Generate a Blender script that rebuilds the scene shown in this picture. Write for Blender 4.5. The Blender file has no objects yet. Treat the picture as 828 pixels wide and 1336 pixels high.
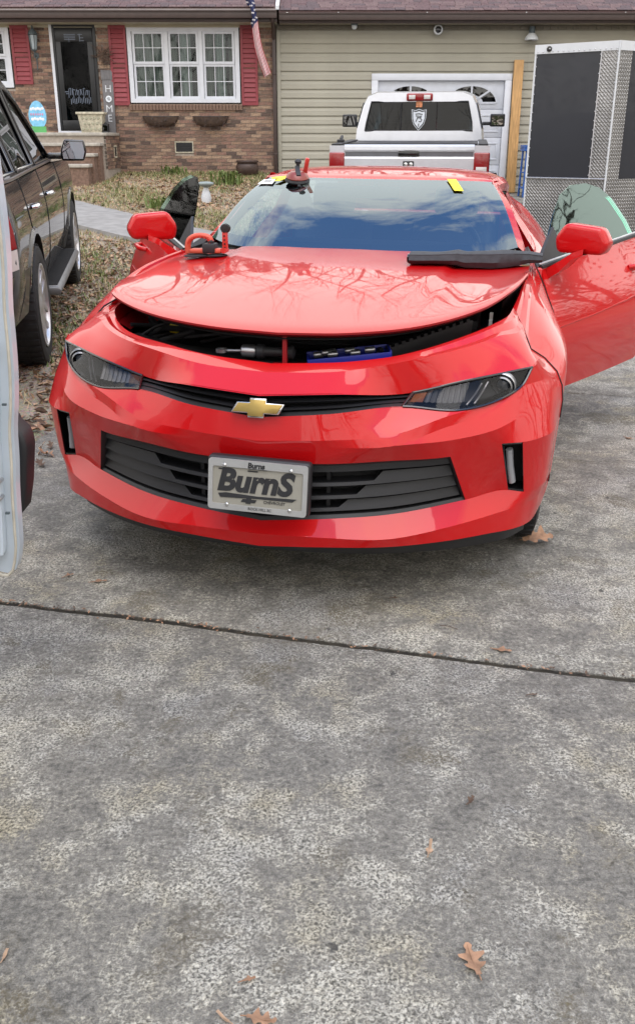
import bpy, bmesh, math, random
from mathutils import Vector, Matrix, geometry
random.seed(7)
rad = math.radians
S = bpy.context.scene
COL = S.collection

# ---------------------------------------------------------------- camera
cd = bpy.data.cameras.new('camera'); cam = bpy.data.objects.new('camera', cd); COL.objects.link(cam)
S.camera = cam
cam.location = (0, 0, 1.467)
cam.rotation_euler = (math.pi/2 - 0.3825, 0, 0)
cd.sensor_fit = 'VERTICAL'; cd.sensor_height = 36.0
cd.lens = 1203.0/1336.0*36.0
cd.clip_start = 0.05; cd.clip_end = 1000

# ---------------------------------------------------------------- sky and sun
SUN_EL, SUN_AZ = rad(70), rad(170)      # azimuth measured from +Y clockwise: behind the camera
W = bpy.data.worlds.new('World'); S.world = W; W.use_nodes = True
nt = W.node_tree; N = nt.nodes; L = nt.links
bg = N['Background']; bg.inputs['Strength'].default_value = 0.13
sky = N.new('ShaderNodeTexSky'); sky.sky_type = 'NISHITA'; sky.sun_disc = False
sky.sun_elevation = SUN_EL; sky.sun_rotation = SUN_AZ; sky.air_density = 1.0; sky.dust_density = 0.6; sky.ozone_density = 2.0
tc = N.new('ShaderNodeTexCoord'); sp = N.new('ShaderNodeSeparateXYZ'); L.new(tc.outputs['Generated'], sp.inputs[0])
ad = N.new('ShaderNodeMath'); ad.operation = 'ADD'; ad.inputs[1].default_value = 0.12
ab = N.new('ShaderNodeMath'); ab.operation = 'ABSOLUTE'; L.new(sp.outputs[2], ab.inputs[0]); L.new(ab.outputs[0], ad.inputs[0])
cb = N.new('ShaderNodeCombineXYZ')
for k in range(2):
    dv = N.new('ShaderNodeMath'); dv.operation = 'DIVIDE'; L.new(sp.outputs[k], dv.inputs[0]); L.new(ad.outputs[0], dv.inputs[1]); L.new(dv.outputs[0], cb.inputs[k])
nz = N.new('ShaderNodeTexNoise'); nz.inputs['Scale'].default_value = 1.9; nz.inputs['Detail'].default_value = 9; nz.inputs['Roughness'].default_value = 0.62
nz.inputs['Distortion'].default_value = 0.5
L.new(cb.outputs[0], nz.inputs['Vector'])
# the cloud deck closes up towards the horizon
sub = N.new('ShaderNodeMath'); sub.operation = 'MULTIPLY_ADD'; L.new(ab.outputs[0], sub.inputs[0]); sub.inputs[1].default_value = -0.85; sub.inputs[2].default_value = 0.62
sm = N.new('ShaderNodeMath'); sm.operation = 'ADD'; L.new(nz.outputs[0], sm.inputs[0]); L.new(sub.outputs[0], sm.inputs[1])
cr = N.new('ShaderNodeValToRGB'); cr.color_ramp.elements[0].position = 0.42; cr.color_ramp.elements[1].position = 0.56
L.new(sm.outputs[0], cr.inputs[0])
hs = N.new('ShaderNodeHueSaturation'); hs.inputs['Saturation'].default_value = 1.12; hs.inputs['Value'].default_value = 3.0; L.new(sky.outputs[0], hs.inputs['Color'])
mx = N.new('ShaderNodeMix'); mx.data_type = 'RGBA'; L.new(cr.outputs[0], mx.inputs[0]); L.new(hs.outputs[0], mx.inputs[6])
mx.inputs[7].default_value = (16.2, 15.6, 14.8, 1); L.new(mx.outputs[2], bg.inputs['Color'])
sd = bpy.data.lights.new('sun', 'SUN'); so = bpy.data.objects.new('sun', sd); COL.objects.link(so)
sd.energy = 2.2; sd.angle = rad(50); sd.color = (1, .93, .82)
to_sun = Vector((math.sin(SUN_AZ)*math.cos(SUN_EL), math.cos(SUN_AZ)*math.cos(SUN_EL), math.sin(SUN_EL)))
so.rotation_euler = to_sun.to_track_quat('Z', 'Y').to_euler(); so.location = (0, -5, 12)
S.view_settings.view_transform = 'Standard'; S.view_settings.look = 'None'; S.view_settings.exposure = 0.0; S.view_settings.gamma = 1
S.render.engine = 'CYCLES'
S.cycles.max_bounces = 8; S.cycles.transparent_max_bounces = 12; S.cycles.caustics_reflective = False; S.cycles.caustics_refractive = False

# ---------------------------------------------------------------- materials
MAT = {}
def pmat(name, col, rough=.6, metal=0, coat=0, var=.08, vscale=8, bump=0, bscale=60, spec=.5, emit=None, col2=None, grain=None):
    m = bpy.data.materials.new(name); m.use_nodes = True; n = m.node_tree.nodes; l = m.node_tree.links
    p = n['Principled BSDF']
    p.inputs['Roughness'].default_value = rough; p.inputs['Metallic'].default_value = metal
    p.inputs['Coat Weight'].default_value = coat; p.inputs['Coat Roughness'].default_value = .03
    p.inputs['Specular IOR Level'].default_value = spec
    t = n.new('ShaderNodeTexCoord')
    vec = t.outputs['Object']
    if grain:
        mp = n.new('ShaderNodeMapping'); mp.inputs['Scale'].default_value = grain; l.new(vec, mp.inputs[0]); vec = mp.outputs[0]
    z = n.new('ShaderNodeTexNoise'); z.inputs['Scale'].default_value = vscale; z.inputs['Detail'].default_value = 5; l.new(vec, z.inputs['Vector'])
    c = n.new('ShaderNodeValToRGB'); l.new(z.outputs[0], c.inputs[0])
    a = [max(0, x*(1-var)) for x in col]; b = [min(1, x*(1+var)) for x in (col2 or col)]
    c.color_ramp.elements[0].position = .35; c.color_ramp.elements[1].position = .65
    c.color_ramp.elements[0].color = (*a, 1); c.color_ramp.elements[1].color = (*b, 1)
    l.new(c.outputs[0], p.inputs['Base Color'])
    if bump:
        z2 = n.new('ShaderNodeTexNoise'); z2.inputs['Scale'].default_value = bscale; z2.inputs['Detail'].default_value = 3; l.new(vec, z2.inputs['Vector'])
        b_ = n.new('ShaderNodeBump'); b_.inputs['Strength'].default_value = bump; b_.inputs['Distance'].default_value = .004
        l.new(z2.outputs[0], b_.inputs['Height']); l.new(b_.outputs[0], p.inputs['Normal'])
    if emit:
        p.inputs['Emission Color'].default_value = (*col, 1); p.inputs['Emission Strength'].default_value = emit
    MAT[name] = m; return m
def gmat(name, tint, ior=1.5, rough=.02, wave=0, refl=(1, 1, 1)):
    m = bpy.data.materials.new(name); m.use_nodes = True; n = m.node_tree.nodes; l = m.node_tree.links
    n.remove(n['Principled BSDF']); o = n['Material Output']
    tr = n.new('ShaderNodeBsdfTransparent'); gl = n.new('ShaderNodeBsdfGlossy'); gl.inputs['Roughness'].default_value = rough; gl.inputs['Color'].default_value = (*refl, 1)
    fr = n.new('ShaderNodeFresnel'); fr.inputs['IOR'].default_value = ior; mi = n.new('ShaderNodeMixShader')
    t = n.new('ShaderNodeTexCoord'); z = n.new('ShaderNodeTexNoise'); z.inputs['Scale'].default_value = 3; l.new(t.outputs['Object'], z.inputs['Vector'])
    c = n.new('ShaderNodeValToRGB'); c.color_ramp.elements[0].color = (*[x*.95 for x in tint], 1); c.color_ramp.elements[1].color = (*tint, 1)
    l.new(z.outputs[0], c.inputs[0]); l.new(c.outputs[0], tr.inputs[0])
    if wave:
        b_ = n.new('ShaderNodeBump'); b_.inputs['Strength'].default_value = wave; b_.inputs['Distance'].default_value = .01
        l.new(z.outputs[0], b_.inputs['Height']); l.new(b_.outputs[0], gl.inputs['Normal'])
    l.new(fr.outputs[0], mi.inputs[0]); l.new(tr.outputs[0], mi.inputs[1]); l.new(gl.outputs[0], mi.inputs[2]); l.new(mi.outputs[0], o.inputs[0])
    MAT[name] = m; return m
def rgb(h):
    v = [int(h[i:i+2], 16)/255 for i in (0, 2, 4)]
    return tuple(x/12.92 if x <= .04045 else ((x+.055)/1.055)**2.4 for x in v)

pmat('red_paint', (.50, .0035, .005), rough=.42, coat=.8, var=.02, vscale=3, spec=.12)
pmat('red_inner', (.30, .004, .007), rough=.5, coat=.3, var=.05)
pmat('black_plastic', (.018, .018, .02), rough=.55, var=.15, bump=.08, bscale=400)
pmat('grey_plastic', (.013, .013, .015), rough=.5, var=.1, bump=.1, bscale=500)
pmat('gloss_black', (.006, .006, .007), rough=.15, coat=.6, var=.1)
pmat('dark_void', (.006, .006, .006), rough=.9, var=.3)
pmat('rubber', (.014, .014, .015), rough=.75, var=.25, vscale=30, bump=.3, bscale=200)
pmat('chrome', (.75, .75, .76), rough=.12, metal=1, var=.03)
pmat('alloy', (.62, .62, .64), rough=.38, metal=.9, var=.06)
pmat('gold_badge', (.50, .35, .11), rough=.28, metal=.75, var=.08)
pmat('amber', (.26, .085, .03), rough=.25, var=.1)
pmat('plate_tan', (.30, .285, .24), rough=.4, var=.05)
pmat('white_paint', (.52, .58, .64), rough=.35, coat=.5, var=.02)
pmat('seal_cream', (.50, .46, .38), rough=.6, var=.12, vscale=25)
pmat('seat_leather', (.05, .05, .055), rough=.5, var=.15)
pmat('dash_grey', (.035, .037, .042), rough=.6, var=.12)
pmat('tool_red', (.50, .03, .02), rough=.35, var=.1, coat=.4)
pmat('tool_orange_red', (.56, .09, .05), rough=.45, var=.1)
pmat('steel', (.42, .42, .43), rough=.32, metal=.9, var=.1)
pmat('tray_blue', (.010, .020, .26), rough=.4, var=.06)
pmat('mat_rubber', (.032, .034, .04), rough=.72, var=.2, vscale=40, bump=.25, bscale=220)
pmat('yellow_tape', (.80, .66, .02), rough=.5, var=.05)
pmat('paper', (.80, .80, .76), rough=.7, var=.03)
pmat('ink', (.02, .02, .022), rough=.6, var=.1)
pmat('suv_paint', (.019, .0185, .020), rough=.45, coat=1, var=.08, spec=.12)
pmat('tail_red', (.26, .008, .010), rough=.2, coat=.7, var=.05)
pmat('tail_white', (.65, .62, .60), rough=.2, coat=.5, var=.05)
pmat('silver_paint', (.62, .63, .66), rough=.32, coat=.8, metal=.25, var=.03)
pmat('trailer_black', (.014, .016, .023), rough=.42, var=.1, vscale=2, coat=.15)
pmat('trim_white', (.60, .62, .64), rough=.45, var=.04)
pmat('window_white', (.66, .68, .73), rough=.4, var=.03)
pmat('shutter_red', (.25, .040, .050), rough=.55, var=.1)
pmat('siding', (.36, .34, .275), rough=.6, var=.05, vscale=2)
pmat('soffit', (.42, .38, .28), rough=.6, var=.06)
pmat('gutter_brown', (.055, .035, .03), rough=.45, var=.1)
pmat('garage_white', (.55, .57, .62), rough=.45, var=.04)
pmat('mortar', (.37, .32, .27), rough=.9, var=.12, vscale=20, bump=.4)
BR = [pmat('brick_%s' % n, c, rough=.85, var=.25, vscale=25, bump=.4, bscale=150) for n, c in
      (('tan', (.27, .175, .12)), ('brown', (.19, .12, .088)), ('dark', (.105, .07, .056)), ('buff', (.33, .225, .155)), ('rose', (.24, .14, .105)))]
SH = [pmat('shingle_%s' % n, c, rough=.9, var=.3, vscale=40, bump=.5) for n, c in
      (('wine', (.105, .062, .062)), ('brown', (.13, .082, .078)), ('grey', (.085, .058, .06)))]
pmat('board_pine', (.52, .30, .12), rough=.65, var=.25, vscale=6, grain=(8, 8, .6))
pmat('blue_steel', (.03, .11, .38), rough=.45, var=.15)
pmat('storm_black', (.010, .011, .013), rough=.35, var=.1)
pmat('curtain', (.42, .43, .38), rough=.9, var=.15, grain=(25, 1, .4), vscale=4)
pmat('curtain_pale', (.68, .70, .66), rough=.9, var=.12, grain=(25, 1, .4), vscale=4)
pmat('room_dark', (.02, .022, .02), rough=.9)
pmat('step_stone', (.40, .37, .32), rough=.85, var=.2, vscale=12, bump=.3)
pmat('planter_cream', (.46, .42, .32), rough=.8, var=.25, vscale=20, bump=.4, bscale=40)
pmat('pot_brown', (.055, .032, .024), rough=.55, var=.2)
pmat('sign_grey', (.16, .155, .16), rough=.8, var=.2, grain=(10, 10, 1))
pmat('lamp_grey', (.07, .09, .10), rough=.5, var=.2)
pmat('egg_blue', (.20, .50, .72), rough=.5, var=.15, vscale=18)
pmat('egg_white', (.70, .74, .78), rough=.5, var=.1)
pmat('egg_pink', (.60, .22, .35), rough=.5, var=.1)
pmat('egg_green', (.10, .38, .12), rough=.6, var=.1)
pmat('twig', (.085, .055, .04), rough=.9, var=.3)
pmat('bark', (.10, .085, .072), rough=.95, var=.3, vscale=12, bump=.5)
pmat('flag_navy', (.016, .022, .085), rough=.8)
pmat('flag_red', (.42, .03, .045), rough=.8)
pmat('flag_white', (.70, .66, .66), rough=.8)
pmat('leaf_brown', (.30, .17, .10), rough=.8, var=.3, vscale=40, bump=.3)
pmat('leaf_tan', (.42, .28, .18), rough=.8, var=.3, vscale=40, bump=.3)
pmat('leaf_dark', (.12, .075, .05), rough=.85, var=.3, vscale=40)
pmat('grass_green', (.10, .13, .03), rough=.8, var=.3, vscale=30)
pmat('grass_dry', (.42, .35, .20), rough=.9, var=.3, vscale=30)
pmat('iris_green', (.14, .19, .05), rough=.7, var=.3, vscale=30)
pmat('path_concrete', (.25, .24, .225), rough=.9, var=.15, vscale=6, bump=.3, bscale=120)
pmat('joint_dirt', (.022, .018, .011), rough=1, var=.5, vscale=30, bump=.6, bscale=90)
pmat('radiator_black', (.02, .02, .021), rough=.5, var=.2)
gmat('windshield_glass', (.34, .45, .47), ior=2.6, rough=.012, refl=(.78, .92, 1.0))
gmat('door_glass', (.60, .78, .72), ior=1.75, rough=.02, wave=.12, refl=(.78, 1.0, .94))
gmat('door_glass_clear', (.38, .48, .42), ior=1.03, rough=.03)
gmat('window_glass', (.75, .80, .80), ior=1.4, rough=.02, wave=.05)
gmat('storm_glass', (.30, .31, .33), ior=1.22, rough=.04)
gmat('suv_glass', (.05, .055, .06), ior=1.7, rough=.01)
gmat('truck_glass', (.030, .045, .05), ior=1.4, rough=.01)
gmat('lens_clear', (.74, .73, .73), ior=1.3, rough=.02)
gmat('mirror_face', (.02, .02, .02), ior=12, rough=.01)

def mat_diamond():
    m = pmat('diamond_plate', (.30, .295, .29), rough=.34, metal=.85, var=.18, vscale=3)
    n = m.node_tree.nodes; l = m.node_tree.links; p = n['Principled BSDF']
    t = n.new('ShaderNodeTexCoord')
    def bars(rot):
        mp = n.new('ShaderNodeMapping'); mp.inputs['Rotation'].default_value = (0, 0, rot); mp.inputs['Scale'].default_value = (1, 1, 1)
        l.new(t.outputs['UV'], mp.inputs[0])
        b = n.new('ShaderNodeTexBrick'); b.offset = .5; b.inputs['Scale'].default_value = 1
        b.inputs['Brick Width'].default_value = .052; b.inputs['Row Height'].default_value = .026; b.inputs['Mortar Size'].default_value = .010
        b.inputs['Mortar Smooth'].default_value = .6
        b.inputs['Color1'].default_value = (1, 1, 1, 1); b.inputs['Color2'].default_value = (1, 1, 1, 1); b.inputs['Mortar'].default_value = (0, 0, 0, 1)
        l.new(mp.outputs[0], b.inputs['Vector']); return b
    b1 = bars(rad(45))
    bp = n.new('ShaderNodeBump'); bp.inputs['Strength'].default_value = 1; bp.inputs['Distance'].default_value = .006
    l.new(b1.outputs['Color'], bp.inputs['Height']); l.new(bp.outputs[0], p.inputs['Normal'])
mat_diamond()

def mat_concrete():
    m = bpy.data.materials.new('worn_concrete'); m.use_nodes = True; n = m.node_tree.nodes; l = m.node_tree.links; p = n['Principled BSDF']
    t = n.new('ShaderNodeTexCoord')
    def noise(sc, det=4, ro=.55, dist=0):
        z = n.new('ShaderNodeTexNoise'); z.inputs['Scale'].default_value = sc; z.inputs['Detail'].default_value = det; z.inputs['Roughness'].default_value = ro
        z.inputs['Distortion'].default_value = dist; l.new(t.outputs['Object'], z.inputs['Vector']); return z.outputs[0]
    def ramp(src, pts):
        c = n.new('ShaderNodeValToRGB'); l.new(src, c.inputs[0]); e = c.color_ramp.elements
        while len(e) < len(pts): e.new(.5)
        for k, (po, co) in enumerate(pts): e[k].position = po; e[k].color = (*co, 1) if len(co) == 3 else co
        return c.outputs[0]
    def mix(f, a, b, mode='MIX'):
        q = n.new('ShaderNodeMix'); q.data_type = 'RGBA'; q.blend_type = mode
        if isinstance(f, float): q.inputs[0].default_value = f
        else: l.new(f, q.inputs[0])
        l.new(a, q.inputs[6]) if not isinstance(a, tuple) else setattr(q.inputs[6], 'default_value', (*a, 1))
        l.new(b, q.inputs[7]) if not isinstance(b, tuple) else setattr(q.inputs[7], 'default_value', (*b, 1))
        return q.outputs[2]
    g = lambda v: (v, v, v)
    # smooth blue grey paste, worn through in ragged patches to pale gritty mortar full of dark pits
    def madd(x, m, c):
        q = n.new('ShaderNodeMath'); q.operation = 'MULTIPLY_ADD'; l.new(x, q.inputs[0]); q.inputs[1].default_value = m; q.inputs[2].default_value = c; return q.outputs[0]
    def addn(x, y, op='ADD'):
        q = n.new('ShaderNodeMath'); q.operation = op; l.new(x, q.inputs[0]); l.new(y, q.inputs[1]); return q.outputs[0]
    big = noise(1.15, 3, .5, .2); mid = noise(7.5, 9, .74, .25); fine = noise(75, 3, .6); tiny = noise(260, 2, .6); grit = noise(150, 2, .55, .6)
    wear = addn(addn(mid, madd(big, .55, -.275)), madd(fine, .30, -.15))
    W_ = ramp(wear, [(.45, g(0)), (.57, g(1))])
    paste = mix(.6, ramp(wear, [(.30, (.135, .128, .113)), (.46, (.208, .195, .168))]), ramp(tiny, [(.32, g(.55)), (.5, g(1)), (.68, g(1.5))]), 'MULTIPLY')
    paste = mix(.55, paste, ramp(fine, [(.34, g(.6)), (.5, g(1)), (.66, g(1.3))]), 'MULTIPLY')
    tone = ramp(noise(2.1, 5, .6, .3), [(.36, (.31, .298, .27)), (.5, (.43, .407, .345)), (.64, (.33, .295, .215))])
    mort = mix(.9, tone, ramp(grit, [(.36, g(.22)), (.46, g(.62)), (.54, g(1.0)), (.66, g(1.28))]), 'MULTIPLY')
    mort = mix(.45, mort, ramp(tiny, [(.32, g(.55)), (.5, g(1)), (.68, g(1.4))]), 'MULTIPLY')
    c2 = mix(W_, paste, mort)
    gr = addn(ramp(noise(2.9, 6, .65, .5), [(.56, g(0)), (.66, g(.75))]), ramp(grit, [(.40, g(1)), (.62, g(.25))]), 'MULTIPLY')
    c3 = mix(gr, c2, (.115, .092, .05))
    v = n.new('ShaderNodeTexVoronoi'); v.inputs['Scale'].default_value = 95; l.new(t.outputs['Object'], v.inputs['Vector'])
    sep = n.new('ShaderNodeSeparateColor'); l.new(v.outputs['Color'], sep.inputs[0])
    c5 = mix(.6, c3, ramp(sep.outputs[0], [(0, g(.5)), (.15, g(.85)), (.85, g(1.05)), (1, g(1.35))]), 'MULTIPLY')
    v2 = n.new('ShaderNodeTexVoronoi'); v2.inputs['Scale'].default_value = 11; l.new(t.outputs['Object'], v2.inputs['Vector'])
    sp2 = n.new('ShaderNodeSeparateColor'); l.new(v2.outputs['Color'], sp2.inputs[0])
    spot = addn(ramp(addn(v2.outputs['Distance'], madd(fine, .25, -.12)), [(.09, g(1)), (.16, g(0))]), ramp(sp2.outputs[1], [(.90, g(0)), (.93, g(.8))]), 'MULTIPLY')
    c6 = mix(spot, c5, (.05, .048, .045))
    l.new(c6, p.inputs['Base Color']); p.inputs['Roughness'].default_value = .88; p.inputs['Specular IOR Level'].default_value = .3
    h = n.new('ShaderNodeMath'); h.operation = 'ADD'; l.new(fine, h.inputs[0]); l.new(addn(grit, W_, 'MULTIPLY'), h.inputs[1])
    h2 = n.new('ShaderNodeMath'); h2.operation = 'ADD'; l.new(h.outputs[0], h2.inputs[0]); l.new(tiny, h2.inputs[1])
    b = n.new('ShaderNodeBump'); b.inputs['Strength'].default_value = .75; b.inputs['Distance'].default_value = .006
    l.new(h2.outputs[0], b.inputs['Height']); l.new(b.outputs[0], p.inputs['Normal'])
    MAT['worn_concrete'] = m
mat_concrete()
def mat_soil():
    m = bpy.data.materials.new('lawn_soil'); m.use_nodes = True; n = m.node_tree.nodes; l = m.node_tree.links; p = n['Principled BSDF']
    t = n.new('ShaderNodeTexCoord'); z = n.new('ShaderNodeTexNoise'); z.inputs['Scale'].default_value = 1.1; z.inputs['Detail'].default_value = 8; z.inputs['Roughness'].default_value = .7
    l.new(t.outputs['Object'], z.inputs['Vector'])
    c = n.new('ShaderNodeValToRGB'); l.new(z.outputs[0], c.inputs[0]); e = c.color_ramp.elements
    e[0].position = .36; e[0].color = (.16, .15, .075, 1); e[1].position = .66; e[1].color = (.42, .33, .22, 1); k = e.new(.5); k.color = (.30, .23, .155, 1)
    z2 = n.new('ShaderNodeTexNoise'); z2.inputs['Scale'].default_value = 45; z2.inputs['Detail'].default_value = 4; l.new(t.outputs['Object'], z2.inputs['Vector'])
    q = n.new('ShaderNodeMix'); q.data_type = 'RGBA'; q.blend_type = 'OVERLAY'; q.inputs[0].default_value = .8; l.new(c.outputs[0], q.inputs[6]); l.new(z2.outputs['Color'], q.inputs[7])
    hs = n.new('ShaderNodeHueSaturation'); hs.inputs['Saturation'].default_value = .8; l.new(q.outputs[2], hs.inputs['Color'])
    l.new(hs.outputs[0], p.inputs['Base Color']); p.inputs['Roughness'].default_value = 1
    b = n.new('ShaderNodeBump'); b.inputs['Strength'].default_value = 1; b.inputs['Distance'].default_value = .03; l.new(z2.outputs[0], b.inputs['Height']); l.new(b.outputs[0], p.inputs['Normal'])
    MAT['lawn_soil'] = m
mat_soil()
def M_(m): return MAT[m] if isinstance(m, str) else m

# ---------------------------------------------------------------- mesh helpers
class MB:
    def __init__(s): s.v = []; s.f = []; s.mi = []; s.uv = None
    def add(s, vs, fs, mi=0):
        o = len(s.v); s.v += [tuple(x) for x in vs]; s.f += [tuple(i+o for i in f) for f in fs]; s.mi += [mi]*len(fs); return s
    def box(s, a, b, mi=0, M=None):
        x0, y0, z0 = a; x1, y1, z1 = b
        vs = [(x0,y0,z0),(x1,y0,z0),(x1,y1,z0),(x0,y1,z0),(x0,y0,z1),(x1,y0,z1),(x1,y1,z1),(x0,y1,z1)]
        if M is not None: vs = [M @ Vector(v) for v in vs]
        return s.add(vs, [(0,3,2,1),(4,5,6,7),(0,1,5,4),(1,2,6,5),(2,3,7,6),(3,0,4,7)], mi)
    def tube(s, path, r, n=8, mi=0, flat=1.0):
        P = [Vector(p) for p in path]; R = r if isinstance(r, (list, tuple)) else [r]*len(P)
        o = len(s.v); prev = None
        for i, p in enumerate(P):
            d = (P[min(i+1, len(P)-1)] - P[max(i-1, 0)]).normalized()
            if prev is None: u = d.orthogonal().normalized()
            else: u = (prev - d*prev.dot(d)); u = u.normalized() if u.length > 1e-6 else d.orthogonal().normalized()
            prev = u; w = d.cross(u)
            for k in range(n):
                a = 2*math.pi*k/n; s.v.append(tuple(p + (u*math.cos(a) + w*math.sin(a)*flat)*R[i]))
        for i in range(len(P)-1):
            for k in range(n):
                s.f.append((o+i*n+k, o+i*n+(k+1)%n, o+(i+1)*n+(k+1)%n, o+(i+1)*n+k)); s.mi.append(mi)
        s.f.append(tuple(o+k for k in reversed(range(n)))); s.f.append(tuple(o+(len(P)-1)*n+k for k in range(n))); s.mi += [mi, mi]
        return s
    def lathe(s, prof, n=24, axis='z', c=(0,0,0), mi=0, M=None):
        o = len(s.v)
        for (r, h) in prof:
            for k in range(n):
                a = 2*math.pi*k/n; x, y = r*math.cos(a), r*math.sin(a)
                v = {'z': (x, y, h), 'y': (x, h, y), 'x': (h, x, y)}[axis]
                v = Vector((v[0]+c[0], v[1]+c[1], v[2]+c[2]))
                s.v.append(tuple(M @ v) if M is not None else tuple(v))
        for i in range(len(prof)-1):
            for k in range(n):
                s.f.append((o+i*n+k, o+i*n+(k+1)%n, o+(i+1)*n+(k+1)%n, o+(i+1)*n+k)); s.mi.append(mi)
        for i in (0, len(prof)-1):
            if prof[i][0] > 1e-5: s.f.append(tuple(o+i*n+k for k in range(n))); s.mi.append(mi)
        return s
    def prism(s, poly, f, mi=0):
        """poly: list of 2D points; f(u,v,w) maps to 3D with w in {0,1} (front/back)."""
        n = len(poly)
        vs = [f(u, v, 0) for u, v in poly] + [f(u, v, 1) for u, v in poly]
        return s.add(vs, [tuple(range(n)), tuple(reversed(range(n, 2*n)))] + [(i, i+n, (i+1) % n+n, (i+1) % n) for i in range(n)], mi)
    def grid(s, rows, mi=0, skip=None, closed=False):
        o = len(s.v); n = len(rows[0])
        for r in rows: s.v += [tuple(p) for p in r]
        for i in range(len(rows)-1):
            for j in range(n-1 if not closed else n):
                if skip and skip(i, j): continue
                s.f.append((o+i*n+j, o+i*n+(j+1) % n, o+(i+1)*n+(j+1) % n, o+(i+1)*n+j)); s.mi.append(mi)
        return s
    def xf(s, M):
        s.v = [tuple(M @ Vector(v)) for v in s.v]; return s
def mesh_of(name, mb, mats, smooth=None, merge=0, recalc=True, bevel=0, bseg=2):
    me = bpy.data.meshes.new(name)
    me.from_pydata(mb.v, [], mb.f)
    for m in (mats if isinstance(mats, (list, tuple)) else [mats]): me.materials.append(M_(m))
    if max(mb.mi, default=0): me.polygons.foreach_set('material_index', mb.mi)
    if merge or recalc or bevel:
        bm = bmesh.new(); bm.from_mesh(me)
        if merge: bmesh.ops.remove_doubles(bm, verts=bm.verts, dist=merge); bmesh.ops.dissolve_degenerate(bm, dist=1e-6, edges=bm.edges)
        if recalc: bmesh.ops.recalc_face_normals(bm, faces=bm.faces)
        if bevel:
            es = [e for e in bm.edges if e.is_manifold and e.calc_face_angle(0) > .6]
            bmesh.ops.bevel(bm, geom=es, offset=bevel, segments=bseg, affect='EDGES', clamp_overlap=True, profile=.5)
        bm.to_mesh(me); bm.free()
    if smooth is None and bevel: smooth = 40
    if smooth:
        me.polygons.foreach_set('use_smooth', [True]*len(me.polygons))
        me.set_sharp_from_angle(angle=rad(smooth))
    me.update(); return me
def put(name, me, parent=None):
    o = bpy.data.objects.new(name, me); COL.objects.link(o)
    if parent is not None: o.parent = parent
    return o
def part(parent, name, mb, mats, **k):
    return put(name, mesh_of(name, mb, mats, **k), parent)
def tag(o, label=None, cat=None, group=None, kind=None):
    if label: o['label'] = label
    if cat: o['category'] = cat
    if group: o['group'] = group
    if kind: o['kind'] = kind
    return o
def thing(name, loc, label, cat, rot=(0,0,0), group=None):
    o = bpy.data.objects.new(name, None); COL.objects.link(o); o.location = loc; o.rotation_euler = rot; o.empty_display_size = .2
    return tag(o, label, cat, group)
def copy_tree(o, parent=None):
    c = o.copy(); COL.objects.link(c)
    if parent is not None: c.parent = parent
    for ch in list(o.children): copy_tree(ch, c)
    return c
def hermite(p0, p1, m0, m1, t):
    a = 2*t**3-3*t*t+1; b = t**3-2*t*t+t; c = -2*t**3+3*t*t; d = t**3-t*t
    return [a*p0[k]+b*m0[k]+c*p1[k]+d*m1[k] for k in range(3)]
def curve(pts, sub, crease=(), limit=True):
    """smooth curve through the points (monotone tangents), straight breaks at crease indices"""
    n = len(pts)
    if n == 2: return [[pts[0][k]+(pts[1][k]-pts[0][k])*t/sub for k in range(3)] for t in range(sub+1)]
    tan = []
    d = [[pts[i+1][k]-pts[i][k] for k in range(3)] for i in range(n-1)]
    def tg(i, side):
        if i == 0: return d[0]
        if i == n-1: return d[-1]
        if i in crease: return d[i-1] if side < 0 else d[i]
        r = []
        la = math.sqrt(sum(x*x for x in d[i-1]))+1e-9; lb = math.sqrt(sum(x*x for x in d[i]))+1e-9
        for k in range(3):
            a, b = d[i-1][k]/la, d[i][k]/lb
            m = (a*lb+b*la)/(la+lb)
            r.append(m*(lb if side > 0 else la))
        return r
    out = []
    for i in range(n-1):
        m0 = tg(i, 1); m1 = tg(i+1, -1)
        for t in range(sub): out.append(hermite(pts[i], pts[i+1], m0, m1, t/sub))
    out.append(list(pts[-1])); return out
def loft(rows, su, sv, creases=(), ucrease=()):
    """rows of equal length -> dense rows"""
    R = [curve(r, su, ucrease) for r in rows]
    cols = [curve([R[i][j] for i in range(len(R))], sv, creases) for j in range(len(R[0]))]
    return [[cols[j][i] for j in range(len(cols))] for i in range(len(cols[0]))]
def mirx(rows): return [[(-p[0], p[1], p[2]) for p in reversed(r)][:-1] + [tuple(p) for p in r] for r in rows]
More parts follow.
